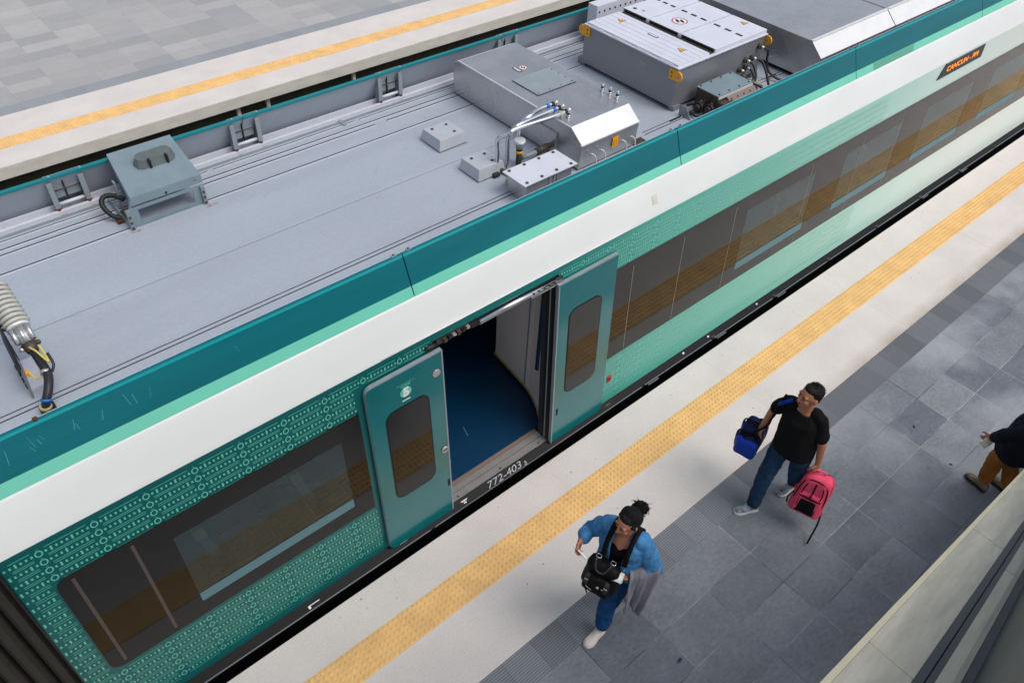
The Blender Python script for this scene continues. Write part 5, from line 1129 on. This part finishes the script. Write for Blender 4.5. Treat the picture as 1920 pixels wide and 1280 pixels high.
mb.tube([pp(-.125, .05, -.2), pp(-.128, .055, .0), pp(-.105, .06, .16), pp(-.05, .062, .21), pp(.05, .062, .21), pp(.105, .06, .16), pp(.128, .055, 0), pp(.125, .05, -.2)], 0.0065, 'strap', n=6)
mb.tube([pp(-.10, .09, .012), pp(0, .106, .018), pp(.10, .09, .012)], 0.009, 'strap', n=6)
mb.tube([pp(0, .078, .19), pp(0, .09, .1), pp(0, .1, .02)], 0.007, 'strap', n=6); mb.tube([pp(-.07, .08, .17), pp(-.085, .09, .08), pp(-.085, .1, -.17)], 0.005, 'strap', n=6); mb.tube([pp(.07, .08, .17), pp(.085, .09, .08), pp(.085, .1, -.17)], 0.005, 'strap', n=6); mb.build('piping', pk)
mb = MB(); mb.tube([pp(-.03, -.02, .22), pp(-.025, -.02, .28), V3((5.035, 1.30, .775)), pp(.04, -.02, .27), pp(.04, -.02, .22)], 0.010, 'pink', n=8); mb.build('grab_loop', pk)
for sg in (-1, 1):
    mb = MB(); P = [pp(sg*.06, -.08, .2), pp(sg*.12, -.12, .13), pp(sg*.145, -.115, 0), pp(sg*.13, -.09, -.15), pp(sg*.12, -.07, -.2)]
    mb.tube(P, 0.019, 'pink', n=8); mb.tube([p+py*-0.012 for p in P], 0.015, 'strap', n=8); mb.build('shoulder_strap', pk)
mb = MB(); mb.tube([pp(-.135, -.02, -.13), pp(-.155, 0.0, -.21), pp(-.165, .06, -.30), pp(-.16, .12, -.40), pp(-.157, .17, -.452)], 0.009, 'strap', n=4); mb.build('loose_strap', pk)
mb = MB(); mb.tube([pp(.15, .02, -.05), pp(.172, .03, -.14), pp(.16, .04, -.2)], 0.008, 'strap', n=4); mb.build('side_strap', pk)

# ---------------- woman in denim jacket
wom = thing('person', 'woman in open denim jacket and jeans with curly tied-back hair walking on the platform', 'person', (2.9, 1.72, 0))
f_ = V3((-0.95, -0.30, 0)).normalized(); s_ = V3((f_.y, -f_.x, 0))
J = dict(pel=(2.945, 1.735, .86), chest=(2.945, 1.755, 1.17), neck=(2.93, 1.755, 1.31), head=(2.905, 1.745, 1.465), shR=(2.905, 1.895, 1.262), shL=(2.99, 1.625, 1.262), elR=(2.865, 2.03, 1.07), wrR=(2.715, 1.985, 1.14),
         elL=(3.035, 1.505, 1.01), wrL=(2.885, 1.60, .955), hiR=(2.925, 1.81, .83), hiL=(2.955, 1.665, .83), knL=(2.815, 1.685, .46), anL=(2.795, 1.672, .10), knR=(3.06, 1.74, .46), anR=(3.29, 1.70, .22))
J = {k: V3(v) for k, v in J.items()}
hf = V3((-0.95, 0.12, -0.16)).normalized()
HP, hq, hrot = head_parts(J['head'], hf, (0, 0, 1), 0.97)
arms = limbs(J, [('shR', 'elR', .044, .038), ('elR', 'wrR', .036, .023), ('shL', 'elL', .044, .038), ('elL', 'wrL', .036, .023)])
body_ = [torso(J['pel'], J['chest'], J['neck'], s_, f_, [(-.12, .13, .09), (0.1, .155, .105), (.5, .125, .095), (1, .145, .115), (1.5, .125, .08), (1.95, .052, .05)])] + arms
body_ += [('cap', J['neck']-V3((0, 0, .03)), J['head']-hf*0.015-V3((0, 0, .03)), .05, .047)] + HP
body_ += limbs(J, [('hiR', 'knR', .078, .05), ('knR', 'anR', .05, .032), ('hiL', 'knL', .078, .05), ('knL', 'anL', .05, .032)])
body_ += hand_parts(J['wrR'], (-0.55, -0.15, -0.65), (0.3, -.85, 0.3), (-0.5, 0, .8), 0.75, 0.92) + hand_parts(J['wrL'], (-0.75, 0.50, 0.1), (0, 0, 1), (-.5, -.6, 0.3), 0.6, 0.92)
remesh('body', body_, 'skin2', wom, voxel=0.006, smooth=3)
face_bits(hq, hrot, 0.97, wom)
remesh('hair', [('ell', hq(0, -0.040, 0.036), (0.082, 0.084, 0.084), hrot), ('ell', hq(0, 0.006, 0.082), (0.062, 0.052, 0.028), hrot), ('ell', hq(0, -0.06, -0.03), (0.062, 0.05, 0.06), hrot), ('cap', hq(-.070, 0.015, .04), hq(-.076, -.005, -.01), .016, .01), ('cap', hq(.070, 0.015, .04), hq(.076, -.005, -.01), .016, .01)], 'hair', wom, voxel=0.006, smooth=2, fold=0.003, fscale=(40, 40, 40), seed=9)
rr_ = random.Random(11); mb = MB(); bc = hq(0.02, -0.135, 0.045)
for k in range(330):
    d = V3((rr_.gauss(0, 1), rr_.gauss(0, 1), rr_.gauss(0, 1))).normalized(); r = rr_.uniform(0.025, 0.056); a = bc+d*r; t = d.orthogonal().normalized(); w = d.cross(t); rad = rr_.uniform(0.005, 0.010); ph = rr_.uniform(0, 6)
    mb.tube([a+(t*math.cos(ph+1.1*j)+w*math.sin(ph+1.1*j))*rad+d*0.003*j for j in range(5)], 0.0034, 'hair', n=5, sub=3)
mb.sphere(bc, 0.038, 'hair', u=12, v=8); mb.build('curly_bun', wom)
mb = MB()
for k in range(70):      # strands combed back to the bun, some loose
    th = rr_.uniform(-1.25, 1.25); e0 = rr_.uniform(0.0, 0.35); P = []
    for j in range(6):
        ph = e0+(2.0-e0)*j/5; x_ = math.sin(th)*math.sin(min(ph+0.5, 2.2)); jit = rr_.uniform(0.99, 1.05)
        P.append(hq(0.084*x_*jit*(1-0.5*max(0, j-3)/2), -0.040+0.088*math.cos(ph+0.35)*jit, 0.036+0.087*abs(math.cos(th*0.8))*math.sin(ph+0.35)*jit))
    mb.tube(P, 0.0022, 'hair', n=4, sub=3)
for k in range(26):      # flyaway curls
    th = rr_.uniform(0, 6.28); a = bc+V3((math.cos(th), math.sin(th), rr_.uniform(-.4, .9)))*rr_.uniform(.045, .06); d = (a-bc).normalized(); t = d.orthogonal().normalized(); w = d.cross(t)
    mb.tube([a+d*0.006*j+(t*math.cos(1.4*j)+w*math.sin(1.4*j))*0.006 for j in range(5)], 0.0014, 'hair', n=4, sub=3)
mb.build('hair_strands', wom)
remesh('top', [torso(J['pel'], J['chest'], J['neck'], s_, f_, [(-.12, .160, .120), (0.15, .172, .125), (.5, .150, .118), (.9, .160, .128), (1.25, .13, .10), (1.45, .11, .075)])], 'blackc', wom, fold=0.005, seed=3, cut=lambda c: (c-J['neck']).dot(f_) > 0.02 and c.z > 1.17+abs((c-J['neck']).dot(s_))*1.3)
jk = [torso(J['pel'], J['chest'], J['neck'], s_, f_, [(-.10, .188, .150), (0.15, .190, .148), (.5, .182, .145), (1, .178, .142), (1.4, .155, .11), (1.72, .105, .088), (1.95, .085, .08)]),
      ('cap', lerp(J['shR'], J['neck'], .2), J['shR'], .07, .068), ('cap', lerp(J['shL'], J['neck'], .2), J['shL'], .07, .068), ('cap', J['shR'], J['elR'], .062, .056), ('cap', J['shL'], J['elL'], .062, .060), ('cap', J['elR'], lerp(J['elR'], J['wrR'], .80), .054, .042), ('cap', J['elL'], lerp(J['elL'], J['wrL'], .72), .062, .050)]
def jcut(c):
    v = c-J['pel']; fr = (c-J['chest']).dot(f_); sd = abs((c-J['chest']).dot(s_))
    if fr > 0.04 and sd < 0.052+max(0, c.z-1.1)*0.12 and c.z < 1.36: return True
    if c.z < J['pel'].z-0.0: return sd < 0.15 and (c-J['elL']).length > .12
    return c.z > 1.345
remesh('denim_jacket', jk, 'denim', wom, fold=0.017, fscale=(11, 11, 8), cut=jcut, solid=0.006, seed=6)
for sg in (-1, 1):
    mb = MB(); a = J['neck']+f_*0.075+s_*sg*0.055+V3((0, 0, -.015)); b = J['neck']+f_*0.125+s_*sg*0.075+V3((0, 0, -.085)); c = J['neck']+f_*0.10+s_*sg*0.115+V3((0, 0, -.03)); d = J['neck']-f_*0.05+s_*sg*0.085+V3((0, 0, .03))
    mb.hexa([a, b, c, d]+[p+V3((0, 0, .012))+f_*0.008 for p in (a, b, c, d)], 'denim'); mb.build('collar', wom)
mb = MB()
for z in (0.93, 1.02, 1.11): mb.sphere(V3((J['chest'].x, J['chest'].y, z))+f_*0.15+s_*-0.085, 0.008, 'shiny')
for sg in (1, -1): mb.box(0, 0.001, 0, 0.001, -2, -1.99, 'denim')
mb.bm.verts.ensure_lookup_table(); bmesh.ops.delete(mb.bm, geom=[v for v in mb.bm.verts if v.co.z < 0], context='VERTS'); mb.build('jacket_buttons', wom)
remesh('jeans', [torso(J['pel'], J['chest'], J['neck'], s_, f_, [(-.25, .14, .10), (0, .175, .125), (.2, .16, .115)])] + limbs(J, [('hiR', 'knR', .095, .072), ('hiL', 'knL', .095, .074)]) + [('cap', J['knL'], J['anL']+V3((0, 0, .06)), .070, .064), ('cap', J['knR'], J['anR']+V3((0, 0, .06)), .070, .062)], 'jeansw', wom, fold=0.014, fscale=(10, 10, 8), seed=14)
shoe('shoe', (2.825, 1.672, .004), (2.60, 1.655, .004), .085, 'shoew', 'shoew', wom, lace='paper')
shoe('shoe', (3.355, 1.695, .13), (3.18, 1.705, .01), .085, 'shoew', 'shoew', wom, lace='paper')

bb = thing('backpack', 'black nylon backpack with side buckles worn on the woman\'s chest', 'backpack', (2.72, 1.73, .93))
px = s_.copy(); py = (f_+V3((0, 0, .18))).normalized(); pz = px.cross(py); pz = pz if pz.z > 0 else -pz; pc = V3((2.715, 1.735, .955))
mb = MB(); rbox(mb, pc, (px, py, pz), (.150, .075, .145), 'bagblk', 0.055, taper=0.12); mb.build('pack_body', bb)
mb = MB(); rbox(mb, pp(0, .078, -.045), (px, py, pz), (.115, .036, .085), 'bagblk', 0.03, taper=0.15); mb.build('front_pocket', bb)
for k, sg in enumerate((-.08, .08)):
    mb = MB(); rbox(mb, pp(sg, .098, -.01), (px, py, pz), (.018, .02, .055), 'groove_shade', 0.008); mb.box(0, 0, 0, 0, 0, 0, 'shiny') if False else rbox(mb, pp(sg, .118, 0.0), (px, py, pz), (.012, .002, .006), 'shiny', 0.001); mb.build('buckle_tab', bb)
mb = MB(); mb.cyl(pp(-.02, .113, -.03), pp(-.02, .118, -.03), 0.011, 'gold', n=14); mb.tube([pp(.02, .116, -.085), pp(.06, .114, -.078), pp(.10, .10, -.065)], 0.003, 'shiny', n=5); mb.tube([pp(-.05, .114, -.03), pp(-.065, .112, -.028)], 0.004, 'gold', n=5, sub=1); mb.build('zip_and_badge', bb)
mb = MB(); mb.tube([pp(-.055, .02, .16), pp(-.06, .07, .20), pp(-.03, .11, .14), pp(.03, .11, .14), pp(.06, .07, .20), pp(.055, .02, .16)], 0.0085, 'groove_shade', n=8); mb.build('grab_handle', bb)
for sg in (-1, 1):
    mb = MB(); c = pp(sg*.06, .01, .18)
    for a, b in ((-.02, .02),):
        mb.tube([c+px*-.018+py*.018, c+px*.018+py*.018, c+px*.018-py*.018, c+px*-.018-py*.018, c+px*-.018+py*.018], 0.0045, 'shiny', n=6, sub=1)
    mb.build('ring_buckle', bb)
    sh = J['shR'] if sg == 1 else J['shL']; sb = lerp(J['neck'], sh, .62)
    mb = MB(); P = catmull([pp(sg*.07, -.04, .16), V3(sb)+f_*.175+V3((0, 0, -.15)), V3(sb)+f_*.150+V3((0, 0, -.02)), V3(sb)+f_*.045+V3((0, 0, .078)), V3(sb)-f_*.08+V3((0, 0, .03)), V3(sb)-f_*.16+V3((0, 0, -.12)), V3(sb)-f_*.17+V3((0, 0, -.25))], 5)
    L_, R_ = [], []
    for q in P: L_.append(mb.bm.verts.new(q-s_*.020)); R_.append(mb.bm.verts.new(q+s_*.020))
    for a in range(len(P)-1): mb.bm.faces.new([L_[a], R_[a], R_[a+1], L_[a+1]]).smooth = True
    mb.mi('strap'); o = mb.build('shoulder_strap', bb); m_ = o.modifiers.new('t', 'SOLIDIFY'); m_.thickness = 0.006; m_.offset = 0
mb = MB(); mb.tube([pp(-.17, .03, -.06), pp(-.19, .05, -.12), pp(-.185, .05, -.22)], 0.005, 'strap', n=5); mb.tube([pp(.10, .02, -.15), pp(.09, .03, -.2), pp(.06, .04, -.24)], 0.006, 'strap', n=5); mb.build('loose_strap', bb)

ph = thing('phone', 'white mobile phone held out in the woman\'s raised right hand', 'phone', (2.66, 1.955, 1.08))
mb = MB(); hd = V3((-0.55, -0.15, -0.65)).normalized(); u = V3((.10, -.80, -.30)).normalized(); w_ = V3((.40, .35, -.84)); w_ = (w_-u*w_.dot(u)).normalized(); n_ = u.cross(w_)
rbox(mb, (2.655, 1.935, 1.075), (u, w_, n_), (.075, .036, .006), 'phone', 0.004); mb.build('phone_case', ph)
pa = thing('paper', 'folded white paper held in the woman\'s left hand', 'paper', (2.77, 1.65, .96))
mb = MB(); u = V3((-.45, .75, .15)).normalized(); w_ = V3((-.75, -.4, -.35)); w_ = (w_-u*w_.dot(u)).normalized(); n_ = u.cross(w_)
c0 = V3((2.755, 1.640, 1.02)); n = 10
V_ = [[mb.bm.verts.new(c0+u*(-.06+.12*i/n)+w_*(-.035+.075*j)+n_*(0.018*math.sin(PI*i/n*1.3))) for j in range(2)] for i in range(n+1)]
mb.mi('paper')
for i in range(n): mb.bm.faces.new([V_[i][0], V_[i+1][0], V_[i+1][1], V_[i][1]]).smooth = True
V_ = [[mb.bm.verts.new(c0+u*(-.05+.09*i/n)+w_*(-.02+.07*j)+n_*(0.022+0.02*math.sin(PI*i/n*1.1))) for j in range(2)] for i in range(n+1)]
for i in range(n): mb.bm.faces.new([V_[i][0], V_[i+1][0], V_[i+1][1], V_[i][1]]).smooth = True
o = mb.build('sheet', pa); m_ = o.modifiers.new('t', 'SOLIDIFY'); m_.thickness = 0.0015
# grey jacket over her left forearm
mb = MB(); a0 = V3((3.03, 1.50, 1.01)); a1 = V3((2.90, 1.585, .965)); ad = (a1-a0).normalized(); up = V3((0, 0, 1)); sd = ad.cross(up).normalized(); nu, nv = 34, 40; V_ = []
if sd.dot(f_) < 0: sd = -sd
for i in range(nu+1):
    t = i/nu; row = []; lenF = 0.47-0.16*t+0.05*math.sin(9*t); lenB = 0.30+.05*math.sin(5*t)
    for j in range(nv+1):
        v = j/nv*2-1; r = 0.070; fan = 1+0.25*abs(v)
        if abs(v) < 0.25: a = v/0.25*PI/2; off = sd*math.sin(a)*r+up*(math.cos(a)*r); wv = 0.006
        else:
            h = (abs(v)-0.25)/0.75; off = sd*math.copysign(r*(1+0.5*h), v)+up*(-(lenF if v > 0 else lenB)*h); wv = 0.010+0.026*h
        fold_ = 0.7*math.sin(t*13+v*2.2)+1.3*noise.noise(V3((t*5.5, v*1.6, 3.3)))+0.5*noise.noise(V3((t*12, v*4, 7.1)))
        row.append(mb.bm.verts.new(a0.lerp(a1, 0.5)+ad*((t-.5)*0.235*(1-0.36*max(0, (abs(v)-.25)/.75))+0.07*max(0, (abs(v)-.25)/.75)+0.01*math.sin(v*6))+off+sd*fold_*wv*(1 if v > 0 else -1)+up*fold_*0.004))
    V_.append(row)
for i in range(nu):
    for j in range(nv): mb.bm.faces.new([V_[i][j], V_[i+1][j], V_[i+1][j+1], V_[i][j+1]]).smooth = True
mb.mi('greyc'); o = mb.build('folded_jacket'); m_ = o.modifiers.new('t', 'SOLIDIFY'); m_.thickness = 0.007; tag(o, 'grey jersey jacket draped over the left forearm of the woman in denim', 'jacket')

# ---------------- person at the right border
per = thing('person', 'person in navy top and brown trousers, cut off by the right border of the photo', 'person', (6.92, .24, 0))
f_ = V3((-0.25, 0.97, 0)).normalized(); s_ = V3((f_.y, -f_.x, 0))
J = dict(pel=(6.57, .24, .88), chest=(6.53, .235, 1.22), neck=(6.51, .245, 1.35), head=(6.49, .27, 1.50), shR=(6.69, .28, 1.30), shL=(6.375, .22, 1.30), elL=(6.46, .36, 1.07), wrL=(6.59, .435, .86), elR=(6.80, .24, 1.05), wrR=(6.80, .2, .80),
         hiL=(6.51, .27, .86), hiR=(6.655, .21, .86), knL=(6.745, .315, .50), anL=(6.86, .30, .11), knR=(6.89, .215, .49), anR=(7.01, .13, .11))
J = {k: V3(v) for k, v in J.items()}
HP, hq, hrot = head_parts(J['head'], (-0.25, 0.95, -0.2), (0, 0, 1))
body_ = [torso(J['pel'], J['chest'], J['neck'], s_, f_, [(-.12, .13, .09), (0.1, .155, .105), (.5, .145, .105), (1, .165, .11), (1.5, .14, .08), (1.95, .06, .055)])]+limbs(J, [('shR', 'elR', .048, .040), ('elR', 'wrR', .040, .026), ('shL', 'elL', .048, .040), ('elL', 'wrL', .040, .026), ('hiR', 'knR', .078, .052), ('knR', 'anR', .05, .034), ('hiL', 'knL', .078, .052), ('knL', 'anL', .05, .034)])
body_ += [('cap', J['neck']-V3((0, 0, .03)), J['head']-V3((0, 0, .03)), .058, .054)] + HP
body_ += hand_parts(J['wrL'], (0.0, 0.55, -.8), (1, 0, 0), (0, .6, .6), 0.8) + hand_parts(J['wrR'], (-.6, .4, -.5), (-1, 0, 0), (0, .6, .6), 0.6)
remesh('body', body_, 'skin', per, voxel=0.007, smooth=3); face_bits(hq, hrot, 1.0, per)
remesh('hair', [('ell', hq(0, -0.020, 0.040), (0.082, 0.094, 0.088), hrot), ('ell', hq(0, 0.026, 0.082), (0.062, 0.056, 0.035), hrot)], 'hair', per, voxel=0.008)
remesh('knit_top', [torso(J['pel'], J['chest'], J['neck'], s_, f_, [(-.08, .195, .155), (0.15, .196, .155), (.5, .190, .15), (1, .195, .142), (1.5, .165, .11), (1.8, .08, .075)]), ('cap', J['shR'], J['elR'], .07, .06), ('cap', J['shL'], J['elL'], .07, .062), ('cap', J['elR'], lerp(J['elR'], J['wrR'], .85), .058, .042), ('cap', J['elL'], lerp(J['elL'], J['wrL'], .88), .066, .046)], 'navy', per, fold=0.009, seed=21)
remesh('trousers', [torso(J['pel'], J['chest'], J['neck'], s_, f_, [(-.25, .14, .10), (0, .178, .13), (.2, .17, .12)])]+limbs(J, [('hiR', 'knR', .098, .076), ('hiL', 'knL', .098, .078)])+[('cap', J['knL'], J['anL']+V3((0, 0, .04)), .074, .062), ('cap', J['knR'], J['anR']+V3((0, 0, .04)), .074, .062)], 'khaki', per, fold=0.012, fscale=(9, 9, 8), seed=31)
shoe('shoe', (6.835, .225, .006), (6.895, .455, .006), .095, 'shoeb', 'soleb', per, lace='shoew'); shoe('shoe', (6.99, .06, .006), (7.06, .285, .006), .095, 'shoeb', 'soleb', per, lace='shoew')
bk = thing('book', 'thin cream coloured book held low by the person at the right border', 'book', (6.62, .41, .80))
mb = MB(); u = V3((.80, -.25, .30)).normalized(); w_ = V3((-.76, -.05, .64)).cross(u).normalized(); rbox(mb, (6.60, .435, .835), (u, w_, u.cross(w_)), (.12, .034, .008), 'esctrim', 0.003); mb.build('cover', bk)
mb = MB(); rbox(mb, V3((6.60, .435, .835))+w_*.002, (u, w_, u.cross(w_)), (.116, .0345, .005), 'paper', 0.002); mb.build('pages', bk)

# ---------------- litter
for k, (x, y, s, m, lab) in enumerate(((3.13, 1.07, .020, 'leaf', 'dark curled scrap on the grey pavers beside the woman\'s shoe, farther from the ribbed strip'), (7.07, 1.13, .016, 'leaf', 'small dark pebble-like scrap on the pavers left of the person in brown trousers'), (6.9, .62, .014, 'leaf', 'tiny dark scrap on the pavers just above the brown trainers'), (3.5, 3.05, .008, 'litw', 'tiny white crumb on the pale platform edge below the open door'), (5.62, 1.93, .008, 'litw', 'tiny white crumb on the dark tiles right of the man\'s head'))):
    mb = MB(); mb.sphere((x, y, 0.004), s, m, sc=(1.4, 0.7, 0.25), u=7, v=5, mtx=Matrix.Rotation(k, 3, 'Z')); mb.sphere((x+s*.7, y+s*.3, 0.004), s*.6, m, sc=(1, 0.7, 0.3), u=6, v=4); tag(mb.build('scrap'), lab, 'scrap', kind='thing')
